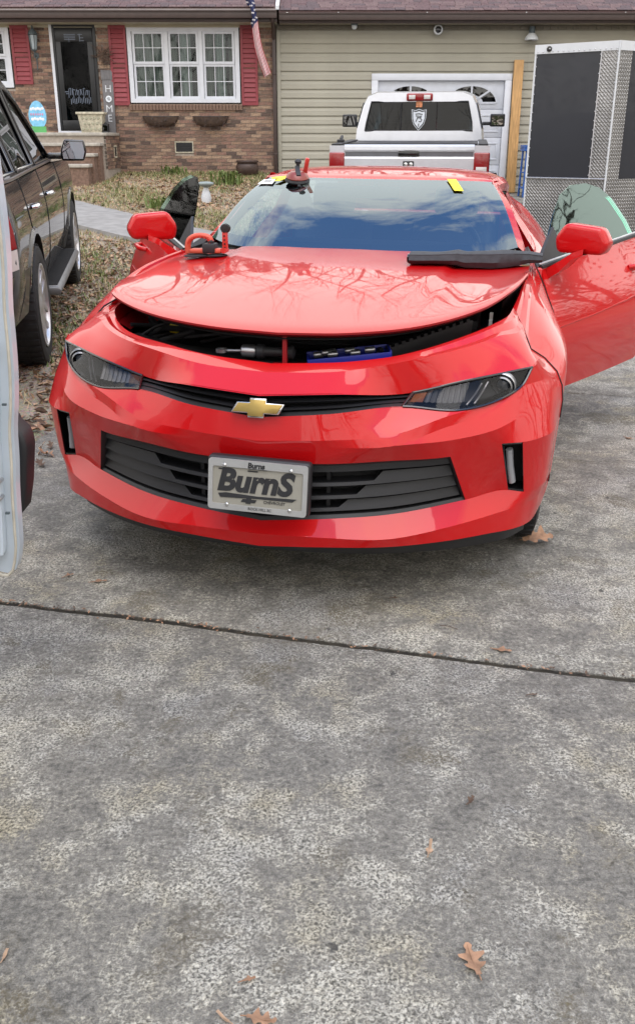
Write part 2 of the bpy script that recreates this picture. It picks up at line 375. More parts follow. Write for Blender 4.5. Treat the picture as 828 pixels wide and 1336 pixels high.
def cdt_panel(outline, fn, step, holes=()):
    """triangulated sheet over a 2D outline (u,v), lifted by fn(u,v)->xyz"""
    def dens(poly):
        out = []
        for i in range(len(poly)):
            a = Vector(poly[i]); b = Vector(poly[(i+1) % len(poly)]); k = max(1, int((b-a).length/step+.5))
            out += [a.lerp(b, t/k) for t in range(k)]
        return out
    loops = [dens(outline)] + [dens(h) for h in holes]
    def inside(p, poly):
        r = False; n = len(poly)
        for i in range(n):
            a, b = poly[i], poly[i-1]
            if (a[1] > p[1]) != (b[1] > p[1]) and p[0] < (b[0]-a[0])*(p[1]-a[1])/(b[1]-a[1])+a[0]: r = not r
        return r
    def far(p):
        return all((Vector(p)-q).length > step*.55 for lp in loops for q in lp)
    us = [q[0] for q in loops[0]]; vs = [q[1] for q in loops[0]]
    V = []; E = []
    for lp in loops:
        o = len(V); V += [Vector(q) for q in lp]; E += [(o+i, o+(i+1) % len(lp)) for i in range(len(lp))]
    nu = int((max(us)-min(us))/step)+1; nv = int((max(vs)-min(vs))/step)+1
    for i in range(nu+1):
        for j in range(nv+1):
            p = (min(us)+i*step, min(vs)+j*step)
            if inside(p, loops[0]) and not any(inside(p, h) for h in loops[1:]) and far(p): V.append(Vector(p))
    ov, oe, of, *_ = geometry.delaunay_2d_cdt(V, E, [], 0, 1e-6)
    F = []
    for f in of:
        c = sum((ov[i] for i in f), Vector((0, 0)))/len(f)
        if inside(c, loops[0]) and not any(inside(c, h) for h in loops[1:]): F.append(tuple(f))
    mb = MB(); mb.add([fn(q[0], q[1]) for q in ov], F); return mb
def thicken(mb, off):
    """closed shell from an open sheet: second skin displaced by off (vector), sides joined"""
    n = len(mb.v); cnt = {}
    for f in mb.f:
        for i in range(len(f)):
            a, b = f[i], f[(i+1) % len(f)]; cnt[(a, b)] = 1
    side = [(a, b) for (a, b) in cnt if (b, a) not in cnt]
    mb.v += [tuple(Vector(v)+Vector(off)) for v in mb.v[:n]]
    back = [tuple(reversed([i+n for i in f])) for f in mb.f]
    mb.mi += [0]*len(back); mb.f += back
    for a, b in side: mb.f.append((b, a, a+n, b+n)); mb.mi.append(0)
    return mb
def text_mesh(txt, size, mat, extrude=.0006, shear=0, offset=0, align='CENTER', spacing=1):
    c = bpy.data.curves.new('letter', 'FONT'); c.body = txt; c.size = size; c.extrude = extrude; c.shear = shear; c.offset = offset
    c.align_x = align; c.align_y = 'CENTER'; c.space_character = spacing; c.resolution_u = 4
    o = bpy.data.objects.new('lettering', c); COL.objects.link(o)
    bpy.context.view_layer.update()
    me = bpy.data.meshes.new_from_object(o.evaluated_get(bpy.context.evaluated_depsgraph_get()))
    bpy.data.objects.remove(o); me.materials.clear(); me.materials.append(M_(mat)); return me
def XZ(loc, rx=math.pi/2, rz=0):   # text plane standing up, facing -Y
    return Matrix.Translation(loc) @ Matrix.Rotation(rz, 4, 'Z') @ Matrix.Rotation(rx, 4, 'X')
def smooth01(t): t = max(0, min(1, t)); return t*t*(3-2*t)
def lerp(a, b, t): return a+(b-a)*t
def interp(tab, x):
    if x <= tab[0][0]: return tab[0][1]
    for (a, b), (c, d) in zip(tab, tab[1:]):
        if x <= c: return b+(d-b)*(x-a)/(c-a)
    return tab[-1][1]

# ================================================================ GROUND
def edge_x(y):    # left edge of the driveway
    return interp([(-8, -3.6), (2.9, -1.87), (4.6, -1.46), (7, -.95), (10, -.7), (20.6, -.62)], y)
def drive_z(y): return .45*max(0, min(1, (y-5)/15.5))
def lawn_z(x, y):
    t = max(0, min(1, (y-5)/15.5)); zl = .20*t+.65*t*t; return lerp(zl, .45*t, smooth01((x+1.3)/1.8))
def ground_z(x, y):
    e = edge_x(y)
    return lerp(lawn_z(x, y)+.012, drive_z(y)-.06, smooth01((x-e+.03)/.06)*(1-smooth01((x-6.78)/.1))) if y < 20.8 else lawn_z(x, 20.8)
def axis(lo, hi, dense):
    a = [lo]; x = lo
    while x < hi:
        st = 12.0
        for (p, q, s) in dense:
            if p-1e-6 <= x < q: st = s; break
        x = min(hi, x+st); a.append(x)
    return a
xs = axis(-150, 150, [(-18, -5, 1.0), (-5, 0, .08), (0, 18, 1.5)]); ys = axis(-150, 150, [(-18, 3, 1.5), (3, 21, .22), (21, 36, 3)])
g = MB().grid([[(x, y, ground_z(x, y)) for x in xs] for y in ys])
tag(put('ground', mesh_of('ground', g, 'lawn_soil', smooth=60)), kind='structure')

drv = tag(thing('driveway', (0, 0, 0), None, None), kind='structure')
JA, JB = Vector((-1.089, 2.822)), Vector((.931, 2.327)); JD = (JB-JA).normalized(); JN = Vector((-JD.y, JD.x))
def jpt(x, off=0): return JA + JD*((x-JA.x)/JD.x) + JN*off
# joint wobble gives the crack its ragged edge
rj = random.Random(3)
wob = [rj.uniform(-.006, .006) for _ in range(400)]
def slab_sheet(name, lower, upper, nx, ny, lift=0):
    """between two boundary functions s->(x,y) ; top sheet with turned-down edges"""
    rows = []
    for i in range(ny+1):
        t = i/ny; r = []
        for j in range(nx+1):
            a = lower(j/nx); b = upper(j/nx); x = lerp(a[0], b[0], t); y = lerp(a[1], b[1], t)
            r.append((x, y, drive_z(y)+lift))
        rows.append(r)
    rows = [[(p[0], p[1]+.004, p[2]-.05) for p in rows[0]]] + [[(p[0], p[1], p[2]-.004) for p in rows[0]]] + [[(p[0], p[1]+.006, p[2]) for p in rows[0]]] + rows[1:-1] + \
           [[(p[0], p[1]-.006, p[2]) for p in rows[-1]], [(p[0], p[1], p[2]-.004) for p in rows[-1]], [(p[0], p[1]-.004, p[2]-.05) for p in rows[-1]]]
    for r in rows:   # side skirts
        r.insert(0, (r[0][0]+.003, r[0][1], r[0][2]-.06)); r.append((r[-1][0]-.003, r[-1][1], r[-1][2]-.06))
    part(drv, name, MB().grid(rows), 'worn_concrete', smooth=50)
def jl(s, off):
    i = s*398; k = int(i); w = lerp(wob[k], wob[k+1], i-k) + .006*math.sin(s*31)+.004*math.sin(s*77+1)
    x = lerp(-3.0, 6.8, s); p = jpt(x, off+w*.8*(1 if off > 0 else .6)); ex = edge_x(p.y)
    return (max(p.x, ex), p.y)
slab_sheet('concrete_slab', lambda s: (lerp(-4, 6.8, s), -7), lambda s: jl(s, -.013), 399, 6)
slab_sheet('concrete_slab', lambda s: jl(s, .013), lambda s: (lerp(edge_x(5.9)+.0, 6.8, s), lerp(6.2, 4.4, s)), 399, 8)
slab_sheet('concrete_slab', lambda s: (lerp(edge_x(5.9), 6.8, s), lerp(6.215, 4.415, s)), lambda s: (lerp(edge_x(12), 6.8, s), 12), 30, 20)
slab_sheet('concrete_slab', lambda s: (lerp(edge_x(12), 6.8, s), 12.012), lambda s: (lerp(edge_x(20.4), 6.8, s), 20.47), 30, 16)
# dirt packed into the joint
jm = MB().grid([[(jl(s/300, o)[0], jl(s/300, o)[1], z) for s in range(301)] for o, z in ((-.03, -.020), (-.010, -.006), (0, -.008), (.010, -.006), (.03, -.020))])
tag(part(drv, 'joint_dirt', jm, 'joint_dirt', smooth=60), kind='stuff')

# crumbs of leaf and moss caught along the joint
rc = random.Random(17); mb = MB()
for k in range(420):
    s_ = rc.betavariate(1.1, 2.2)*.5+.11; q = jl(s_, 0); x = q[0]; y = q[1]+rc.gauss(0, .010); c = rc.uniform(.002, .009); a = rc.uniform(0, 6.28)
    u = Vector((math.cos(a), math.sin(a), rc.gauss(0, .3)))*c; w = Vector((-math.sin(a), math.cos(a), rc.gauss(0, .3)))*c*.5; p = Vector((x, y, .002+rc.random()*.004))
    mb.add([p-u, p+w, p+u, p-w], [(0, 1, 2, 3)], rc.choice((0, 0, 1, 2)))
tag(part(drv, 'joint_debris', mb, ['leaf_brown', 'leaf_dark', 'twig'], recalc=False), kind='stuff')

# front walk crossing the lawn
WC = curve([(a, b, 0) for a, b in ((-6.6, 18.3), (-5.2, 16.9), (-3.75, 15.1), (-2.6, 13.65), (-1.6, 12.5), (-.6, 11.6))], 6)
def walk_pt(t):
    c = WC; k = t*(len(c)-1); i = min(int(k), len(c)-2); f = k-i
    p = Vector(c[i]).lerp(Vector(c[i+1]), f); d = (Vector(c[i+1])-Vector(c[i])).normalized(); return p, Vector((-d.y, d.x, 0))
rows = []
for i in range(41):
    p, nn = walk_pt(i/40); r = []
    for o, dz in ((-.66, -.05), (-.65, .03), (-.2, .034), (.2, .034), (.65, .03), (.66, -.05)):
        q = p+nn*o; r.append((q.x, q.y, ground_z(p.x, p.y)+dz))
    rows.append(r)
tag(put('front_walk', mesh_of('front_walk', MB().grid(rows), 'path_concrete', smooth=40)), kind='structure')

WPTS = [(walk_pt(i/20)[0].x, walk_pt(i/20)[0].y) for i in range(21)]
# grass, leaf litter
def in_walk(x, y):
    if not (-7.2 < x and 10.6 < y < 19.3): return False
    return any((px-x)**2+(py-y)**2 < .46 for px, py in WPTS)
def blades(name, mats, n, area, h, seed, dens=None):
    r = random.Random(seed); mb = MB(); k = 0
    while k < n:
        x = r.uniform(area[0], area[1]); y = r.uniform(area[2], area[3])
        if x > edge_x(y)-.02 or in_walk(x, y): k += .2; continue
        if dens and r.random() > dens(x, y): k += .3; continue
        k += 1; z = ground_z(x, y)
        for _ in range(3):
            a = r.uniform(0, 6.28); hh = h*r.uniform(.4, 1.2); w = .006*r.uniform(.7, 1.6); lx = math.cos(a)*hh*r.uniform(.2, 1.1); ly = math.sin(a)*hh*r.uniform(.2, 1.1)
            x1 = x+r.uniform(-.04, .04); y1 = y+r.uniform(-.04, .04)
            mb.add([(x1-w*math.sin(a), y1+w*math.cos(a), z-.005), (x1+w*math.sin(a), y1-w*math.cos(a), z-.005), (x1+lx, y1+ly, z+hh)], [(0, 1, 2)], r.randrange(len(mats)))
    tag(put(name, mesh_of(name, mb, mats, recalc=False)), kind='stuff')
def patchy(x, y):
    v = math.sin(x*1.7+1)*math.sin(y*1.1+2)+.6*math.sin(x*4.1+y*2.3); wall = smooth01((y-18.8)/1.6)
    e = smooth01((.9-abs(x-edge_x(y)))/.9)*.15
    return max(.05, min(1, .22+.3*v+.8*wall+e))
blades('grass', ['grass_green', 'iris_green', 'grass_dry'], 20000, (-6.5, -.6, 6, 20.4), .07, 11, patchy)
blades('dry_grass', ['grass_dry', 'leaf_tan'], 17000, (-6.5, -.6, 5, 20.4), .04, 12, lambda x, y: .12+.8*smooth01((y-11)/4))
def litter(name, n, area, size, seed, dens=None):
    r = random.Random(seed); mb = MB(); k = 0
    while k < n:
        x = r.uniform(area[0], area[1]); y = r.uniform(area[2], area[3])
        if x > edge_x(y)+.03-abs(r.gauss(0, .1)) or in_walk(x, y): k += .2; continue
        if dens and r.random() > dens(x, y): k += .3; continue
        k += 1; s = size*r.uniform(.5, 1.2); a = r.uniform(0, 6.28); z = ground_z(x, y)+.006+r.random()*.012
        M = Matrix.Translation((x, y, z)) @ Matrix.Rotation(a, 4, 'Z') @ Matrix.Rotation(r.gauss(0, .4), 4, 'X') @ Matrix.Rotation(r.gauss(0, .4), 4, 'Y')
        c = r.uniform(.1, .4)*s
        P = [(-s, 0, 0), (-.4*s, -.45*s, c*.6), (.35*s, -.4*s, c), (s, 0, .2*c), (.3*s, .42*s, c*.8), (-.45*s, .4*s, c), (0, 0, 0)]
        mb.add([M @ Vector(p) for p in P], [(i, (i+1) % 6, 6) for i in range(6)], r.randrange(3))
    tag(put(name, mesh_of(name, mb, ['leaf_brown', 'leaf_tan', 'leaf_dark'], recalc=False)), kind='stuff')
litter('leaf_litter', 11000, (-5, -.5, 3.5, 12.5), .034, 5)
litter('leaf_litter', 2600, (-6, -.6, 12.5, 20.3), .05, 6, lambda x, y: .9 if (-3.2 < x < -1 and y > 15.5) else .35)

# ================================================================ HOUSE
HY = 20.5
HO = (-.83, HY, .45)
house = thing('brick_house', HO, 'single storey brick house with red shutters and an attached tan sided garage', 'house')
def H(mb): return mb.xf(Matrix.Translation((-HO[0], -HO[1], -HO[2])))
def hp(name, mb, mats, parent=None, **k):
    return part(parent or house, name, H(mb), mats, **k)
# --- brick wall: mortar backing with openings, every brick its own block
DOOR = (-5.30, -4.40, 1.66, 3.60); WIN = (-3.80, -1.54, 2.17, 3.60); LWIN = (-7.3, -6.1, 2.45, 3.60); VENT = (-2.94, -2.56, 1.24, 1.46)
holes = [DOOR, WIN, LWIN]
mb = MB()
xcuts = sorted({-8.2, -.83, *[h[0] for h in holes], *[h[1] for h in holes]}); zcuts = sorted({.2, 3.62, *[h[2] for h in holes], *[h[3] for h in holes]})
for x0, x1 in zip(xcuts, xcuts[1:]):
    for z0, z1 in zip(zcuts, zcuts[1:]):
        cx, cz = (x0+x1)/2, (z0+z1)/2
        if any(h[0] < cx < h[1] and h[2] < cz < h[3] for h in holes): continue
        mb.box((x0, HY+.012, z0), (x1, HY+.2, z1))
hp('wall', mb, 'mortar')
BL, BH, CO = .197, .057, .0677
rb = random.Random(21); bricks = []
row = 0; z = .52
while z < 3.60:
    x = -8.1 - (.104 if row % 2 else 0)
    while x < -.84:
        x0 = max(x, -8.1); x1 = min(x+BL, -.845); spans = [(x0, x1)]
        for h in holes+[VENT]:
            ns = []
            for a, b in spans:
                if z+BH <= h[2] or z >= h[3] or b <= h[0] or a >= h[1]: ns.append((a, b)); continue
                if a < h[0]-.03: ns.append((a, h[0]-.004))
                if b > h[1]+.03: ns.append((h[1]+.004, b))
            spans = ns
        for a, b in spans:
            if b-a > .03: bricks.append((a, b, z))
        x += BL+.0105
    z += CO; row += 1
def seen_rank(b):
    x = (b[0]+b[1])/2; zz = b[2]
    full = b[1]-b[0] > .19
    hidden = x < -5.45 or (zz < 1.1 and x > -1.3) or (zz < 1.75 and x < -4.05)
    return (0 if (full and not hidden) else 1, abs(zz-1.65)+.12*abs(x+2.6))
bricks.sort(key=seen_rank)
BRW = [3, 5, 2, 2, 3]
brick_me = []
for k in range(5):
    brick_me.append(mesh_of('brick', MB().box((0, 0, 0), (BL, .05, BH)), BR[k]))
def pickb(): return rb.choices(range(5), BRW)[0]
for (a, b, z) in bricks[:300]:
    o = put('brick', brick_me[pickb()], house); o.location = (a-HO[0], HY-rb.uniform(0, .004)-HO[1], z-HO[2]+rb.uniform(-.001, .001)); o.scale = ((b-a)/BL, 1, 1)
mb = MB()
for (a, b, z) in bricks[300:]:
    d = rb.uniform(0, .004); mb.box((a, HY-d, z), (b, HY+.03, z+BH), pickb())
tag(hp('brickwork', mb, BR), kind='stuff')
# soldier sill under the triple window
me = mesh_of('sill_brick', MB().box((0, 0, 0), (.058, .09, .11)), BR[1])
for i in range(34):
    o = put('sill_brick', me, house); o.location = (-3.82+i*.0677-HO[0], HY-.035-HO[1], 2.05-HO[2])
# --- windows
def sash_window(x0, x1, z0, z1, units, curtains):
    w = part(house, 'window', H(MB().box((x0, HY-.02, z0), (x1, HY+.02, z0+.075)).box((x0, HY-.02, z1-.085), (x1, HY+.02, z1)).box((x0-.0, HY-.018, z0+.075), (x0+.085, HY+.02, z1-.085)).box((x1-.085, HY-.018, z0+.075), (x1, HY+.02, z1-.085))), 'window_white')
    uw = (x1-x0-.17)/units
    for u in range(units):
        a = x0+.085+u*uw; b = a+uw
        if u: part(w, 'mullion', H(MB().box((a-.04, HY-.016, z0+.075), (a+.04, HY+.02, z1-.085))), 'window_white')
        a += .045 if u else .01; b -= .045 if u < units-1 else .01
        zm = (z0+z1)/2+.02
        for (s0, s1, yy) in ((zm, z1-.085, HY+.005), (z0+.075, zm, HY+.025)):
            fr = MB(); t = .045
            fr.box((a, yy, s0), (b, yy+.03, s0+t)).box((a, yy, s1-t), (b, yy+.03, s1)).box((a, yy+.001, s0+t), (a+t, yy+.029, s1-t)).box((b-t, yy+.001, s0+t), (b, yy+.029, s1-t))
            part(w, 'sash', H(fr), 'window_white')
            gx0, gx1, gz0, gz1 = a+t, b-t, s0+t, s1-t; mu = MB()
            for k in (1, 2): mu.box((gx0+(gx1-gx0)*k/3-.007, yy+.004, gz0), (gx0+(gx1-gx0)*k/3+.007, yy+.02, gz1))
            mu.box((gx0, yy+.006, (gz0+gz1)/2-.007), (gx1, yy+.018, (gz0+gz1)/2+.007))
            part(w, 'muntin', H(mu), 'window_white')
            for k in range(3):
                for q in range(2):
                    pa = gx0+(gx1-gx0)*k/3; pz = gz0+(gz1-gz0)*q/2
                    part(w, 'pane', H(MB().box((pa, yy+.022, pz), (pa+(gx1-gx0)/3, yy+.026, pz+(gz1-gz0)/2))), 'window_glass')
        for (ca, cb_, m) in curtains[u]:
            xa = lerp(a, b, ca); xb = lerp(a, b, cb_); rows = []
            for zz in (z0+.05, (z0+z1)/2, z1-.05):
                rows.append([(lerp(xa, xb, j/24), HY+.12+.018*math.sin(j*1.9+u)+.01*math.sin(j*.7), zz) for j in range(25)])
            part(w, 'curtain', H(MB().grid(rows)), m, smooth=60)
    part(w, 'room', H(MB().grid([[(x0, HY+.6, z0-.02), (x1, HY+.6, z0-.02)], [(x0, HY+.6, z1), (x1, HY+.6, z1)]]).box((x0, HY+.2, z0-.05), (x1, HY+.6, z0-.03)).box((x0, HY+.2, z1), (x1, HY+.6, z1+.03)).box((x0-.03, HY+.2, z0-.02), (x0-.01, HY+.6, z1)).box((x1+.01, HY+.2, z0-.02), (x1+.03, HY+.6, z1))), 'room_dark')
    return w
sash_window(-3.78, -1.56, 2.19, 3.57, 3, [[(0, 1, 'curtain')], [(.34, .72, 'curtain_pale'), (0, .25, 'curtain')], [(.0, .3, 'curtain'), (.38, .7, 'curtain_pale'), (.8, 1, 'curtain')]])
sash_window(-7.28, -6.12, 2.47, 3.57, 1, [[(0, .2, 'curtain')]])
# --- shutters with separate louvres
def shutter(x0, x1, z0, z1):
    s = part(house, 'shutter', H(MB().box((x0, HY-.03, z0), (x0+.045, HY-.003, z1)).box((x1-.045, HY-.03, z0), (x1, HY-.003, z1)).box((x0+.045, HY-.029, z0), (x1-.045, HY-.003, z0+.06)).box((x0+.045, HY-.029, z1-.06), (x1-.045, HY-.003, z1)).box((x0+.045, HY-.029, (z0+z1)/2-.03), (x1-.045, HY-.003, (z0+z1)/2+.03))), 'shutter_red')
    w = x1-x0-.09; me = None; n = int((z1-z0-.12)/.085)
    me = mesh_of('slat', MB().add([(0, -.004, 0), (w, -.004, 0), (w, -.026, .012), (0, -.026, .012), (0, -.004, .086), (w, -.004, .086)], [(0, 1, 2, 3), (3, 2, 5, 4), (0, 4, 5, 1), (0, 3, 4), (1, 5, 2)]), 'shutter_red')
    for i in range(n):
        zz = z0+.06+i*(z1-z0-.12)/n
        if abs(zz+.04-(z0+z1)/2) < .03: continue
        o = put('slat', me, s); o.location = (x0+.045-HO[0], HY-HO[1], zz-HO[2])
for a in ((-4.14, -3.80, 2.14, 3.59), (-1.53, -1.20, 2.14, 3.59), (-6.08, -5.72, 2.53, 3.59)): shutter(*a)
# --- storm door in a white frame
d = part(house, 'door', H(MB().box((-5.24, HY-.01, 1.70), (-4.46, HY+.03, 3.55))), 'storm_black', bevel=.004)
part(d, 'door_frame', H(MB().box((-5.31, HY-.03, 1.62), (-5.255, HY+.05, 3.60)).box((-5.255, HY-.028, 1.62), (-4.41, HY+.05, 1.66))), 'window_white')
part(d, 'door_frame', H(MB().box((-4.45, HY-.03, 1.665), (-4.40, HY+.05, 3.56)).box((-5.254, HY-.03, 3.56), (-4.40, HY+.05, 3.60)).box((-5.254, HY-.03, 1.665), (-5.21, HY+.05, 3.56))), 'storm_black')
fr = MB()
for (x0, x1, z0, z1) in ((-5.20, -4.47, 3.30, 3.55), (-5.20, -4.47, 1.68, 1.86), (-5.20, -5.10, 1.86, 3.30), (-4.57, -4.47, 1.86, 3.30)): fr.box((x0, HY-.026, z0), (x1, HY-.011, z1))
part(d, 'storm_frame', H(fr), 'storm_black', bevel=.003)
part(d, 'pane', H(MB().box((-5.10, HY-.022, 1.86), (-4.57, HY-.017, 3.30))), 'storm_glass')
mb = MB()
for k, (zz0, zz1) in enumerate(((1.93, 2.35), (2.48, 2.62), (2.75, 3.2))):
    for xx in (-5.05, -4.81): mb.box((xx, HY-.016, zz0), (xx+.2, HY-.0105, zz1))
part(d, 'door_panel', H(mb), 'storm_black')
mb = MB(); rd = random.Random(5)     # pale lettering stuck on the glass, unreadable strokes
for i in range(13):
    x = -5.03+i*.034; z0 = 2.33 if i % 3 else 2.28; t = rd.uniform(-.02, .03); z1 = 2.43+rd.uniform(-.02, .03)
    mb.box((0, -.0245, 0), (.009, -.0225, 1), M=Matrix(((1, 0, t, x+.0), (0, 1, 0, HY), (0, 0, z1-z0, z0), (0, 0, 0, 1))))
    if i % 2: mb.box((x-.008, HY-.0245, z1-.012), (x+.03, HY-.0225, z1))
for i in range(12):
    x = -4.99+i*.036; z0 = 2.16+rd.uniform(0, .03); mb.box((x, HY-.0245, z0), (x+.011, HY-.0225, z0+.10))
mb.box((-5.1, HY-.0245, 2.385), (-5.03, HY-.0225, 2.397)).box((-5.08, HY-.0245, 2.35), (-5.03, HY-.0225, 2.36))
for i in range(4): mb.box((-5.02, HY-.0245, 3.33+i*.03), (-4.80, HY-.0225, 3.342+i*.03))
mb.box((-4.93, HY-.0246, 3.29), (-4.92, HY-.0225, 3.36)); mb.box((-4.72, HY-.0246, 3.30), (-4.705, HY-.0225, 3.44)); mb.box((-4.75, HY-.0247, 3.42), (-4.66, HY-.0225, 3.432)); mb.box((-4.72, HY-.0247, 3.36), (-4.64, HY-.0225, 3.372)); mb.box((-4.7, HY-.0247, 3.31), (-4.63, HY-.0225, 3.322))
part(d, 'lettering', H(mb.xf(Matrix.Translation((0, -.004, 0)))), pmat('decal_grey', (.16, .19, .25), rough=.6))
# --- crawl space vent
mb = MB().box((VENT[0], HY-.01, VENT[2]), (VENT[1], HY+.0, VENT[2]+.02)).box((VENT[0], HY-.01, VENT[3]-.02), (VENT[1], HY, VENT[3])).box((VENT[0], HY-.009, VENT[2]+.02), (VENT[0]+.02, HY, VENT[3]-.02)).box((VENT[1]-.02, HY-.009, VENT[2]+.02), (VENT[1], HY, VENT[3]-.02))
v = hp('vent', mb, 'planter_cream')
mb = MB().box((VENT[0]+.02, HY+.002, VENT[2]+.02), (VENT[1]-.02, HY+.01, VENT[3]-.02))
for i in range(5): mb.box((VENT[0]+.02, HY-.008, VENT[2]+.03+i*.032), (VENT[1]-.02, HY+.004, VENT[2]+.042+i*.032))
part(v, 'grille', H(mb), 'black_plastic')
# --- eaves of the brick part
mb = MB()
for i in range(74): mb.box((-8.3+i*.1015, HY-.42, 3.600), (-8.3+i*.1015+.097, HY+.05, 3.612))
hp('soffit', mb.box((-8.3, HY-.42, 3.613), (-.80, HY+.05, 3.63)), 'soffit')
hp('frieze', MB().box((-8.2, HY-.025, 3.55), (-.84, HY+.01, 3.599)), 'soffit')
hp('gutter', MB().box((-8.4, HY-.54, 3.66), (-.78, HY-.43, 3.78)).box((-8.4, HY-.56, 3.765), (-.78, HY-.541, 3.79)).box((-8.4, HY-.43, 3.60), (-.78, HY-.421, 3.70)), 'gutter_brown', bevel=.006)
hp('fascia', MB().box((-8.4, HY-.555, 3.795), (-.775, HY-.42, 3.815)), pmat('drip_edge', (.30, .27, .26), rough=.5))
hp('downpipe', MB().box((-.90, HY-.08, .55), (-.83, HY-.02, 3.35)).tube([(-.865, HY-.05, 3.34), (-.865, HY-.12, 3.5), (-.865, HY-.45, 3.62), (-.865, HY-.48, 3.7)], .04, 8).box((-.91, HY-.085, 1.2), (-.82, HY-.015, 1.23)).box((-.91, HY-.085, 2.7), (-.82, HY-.015, 2.73)), 'gutter_brown', bevel=.006)
# --- roof decks and shingles
def roof(x0, x1, ye, ze, pitch, depth):
    c, s = math.cos(pitch), math.sin(pitch)
    rf = hp('roof', MB().add([(x0, ye, ze), (x1, ye, ze), (x1, ye+depth*c, ze+depth*s), (x0, ye+depth*c, ze+depth*s), (x0, ye, ze-.02), (x1, ye, ze-.02), (x1, ye+depth*c, ze+depth*s-.02), (x0, ye+depth*c, ze+depth*s-.02)],
            [(0, 1, 2, 3), (7, 6, 5, 4), (0, 4, 5, 1), (1, 5, 6, 2), (2, 6, 7, 3), (3, 7, 4, 0)]), SH[1])
    return rf, c, s
rs = random.Random(9)
rfL, c1, s1 = roof(-8.4, -.80, HY-.55, 3.83, rad(20), 4.2)
rfR, c2, s2 = roof(-.74, 9.0, HY-.50, 3.78, rad(21), 4.2)
SHM = []
for k in range(3):
    SHM.append(mesh_of('shingle', MB().box((0, 0, 0), (.30, .17, .012)), SH[k]))
def lay(rf, x0, x1, ye, ze, pitch, cap):
    c, s = math.cos(pitch), math.sin(pitch); n = 0; mb = MB()
    for r in range(26):
        x = x0 - rs.uniform(0, .3)
        while x < x1-.05:
            w = min(rs.choice((.15, .2, .25, .3)), x1-x); xx = max(x, x0)
            if x+w > x0+.03:
                k = rs.randrange(3); up = .005+.006*rs.random(); y = ye-.012+r*.135*c; z = ze+r*.135*s
                if n < cap and r < 5 and xx > -6.4 and xx < 6.6:
                    o = put('shingle', SHM[k], rf); o.location = (xx-HO[0], y-s*up-HO[1], z+up*c-HO[2]); o.rotation_euler = (pitch+.03*0, 0, 0); o.scale = ((x+w-xx-.008)/.30, 1, 1); n += 1
                else:
                    M = Matrix.Translation((xx, y-s*up, z+up*c)) @ Matrix.Rotation(pitch, 4, 'X'); mb.box((0, 0, 0), (x+w-xx-.008, .15, .012), k, M)
            x += w
    tag(part(rf, 'shingle_courses', H(mb), SH), kind='stuff')
lay(rfL, -8.4, -.82, HY-.55, 3.832, rad(20), 150); lay(rfR, -.72, 9.0, HY-.50, 3.782, rad(21), 150)
# white rake where the brick roof meets the garage roof
hp('rake_board', MB().add([(-.80, HY-.565, 3.80), (-.735, HY-.565, 3.80), (-.735, HY+3.4, 5.28), (-.80, HY+3.4, 5.28), (-.80, HY-.565, 3.87), (-.735, HY-.565, 3.87), (-.735, HY+3.4, 5.36), (-.80, HY+3.4, 5.36)],
   [(0, 3, 2, 1), (4, 5, 6, 7), (0, 1, 5, 4), (1, 2, 6, 5), (2, 3, 7, 6), (3, 0, 4, 7)]), 'trim_white')
# --- garage wing
GX0, GX1, GZ = 1.22, 3.78, 2.60      # door opening
mb = MB().box((-.82, HY+.03, .2), (GX0-.12, HY+.2, 3.62)).box((GX1+.12, HY+.03, .2), (9, HY+.2, 3.62)).box((GX0-.12, HY+.03, GZ+.12), (GX1+.12, HY+.2, 3.62))
hp('garage_wall', mb, 'siding')
hp('corner_post', MB().box((-.815, HY-.018, .5), (-.74, HY+.03, 3.5)), 'siding', bevel=.004)
EXP = .165; zz = .46; sid = {}
def board(x0, x1, z):
    key = round(x1-x0, 3)
    if key not in sid:
        w = x1-x0
        sid[key] = mesh_of('siding_board', MB().add([(0, .028, 0), (w, .028, 0), (w, .004, .0), (0, .004, .0), (0, .0, .012), (w, .0, .012), (w, .006, EXP*.5-.004), (0, .006, EXP*.5-.004), (0, .004, EXP*.5), (w, .004, EXP*.5), (w, .026, EXP+.002), (0, .026, EXP+.002), (0, .029, EXP), (w, .029, EXP)],
                 [(0, 3, 2, 1), (3, 4, 5, 2), (4, 7, 6, 5), (7, 8, 9, 6), (8, 11, 10, 9), (11, 12, 13, 10), (0, 1, 13, 12)]), 'siding')
    o = put('siding_board', sid[key], house); o.location = (x0-HO[0], HY-HO[1], z-HO[2])
while zz < 3.42:
    if zz < GZ+.1:
        board(-.738, GX0-.128, zz); board(GX1+.128, 8.8, zz)
    else:
        board(-.738, 4.2, zz); board(4.204, 8.8, zz)
    zz += EXP
hp('frieze', MB().box((-.82, HY-.02, 3.505), (9, HY+.03, 3.60)), pmat('frieze_tan', (.19, .17, .13), rough=.7))
mb = MB()
for i in range(64): mb.box((-.8+i*.15, HY-.045, 3.52), (-.8+i*.15+.10, HY-.021, 3.57))
hp('dentil', mb, pmat('dentil_tan', (.17, .15, .115), rough=.7))
hp('gutter', MB().box((-.74, HY-.50, 3.63), (9, HY-.39, 3.745)).box((-.74, HY-.52, 3.73), (9, HY-.501, 3.755)).box((-.74, HY-.388, 3.58), (9, HY-.37, 3.7)), 'gutter_brown', bevel=.006)
hp('soffit', MB().box((-.74, HY-.37, 3.60), (9, HY+.03, 3.62)), 'soffit')
mb = MB()
for x in (.4, 2.1, 4.0, 5.9, 7.6): mb.tube([(x, HY-.53, 3.757), (x, HY-.44, 3.757)], .012, 6)
hp('gutter_bracket', mb, 'steel')
fr = MB().box((GX0-.13, HY-.035, .50), (GX0, HY+.04, GZ)).box((GX1, HY-.035, .50), (GX1+.13, HY+.04, GZ)).box((GX0-.13, HY-.037, GZ), (GX1+.13, HY+.04, GZ+.125))
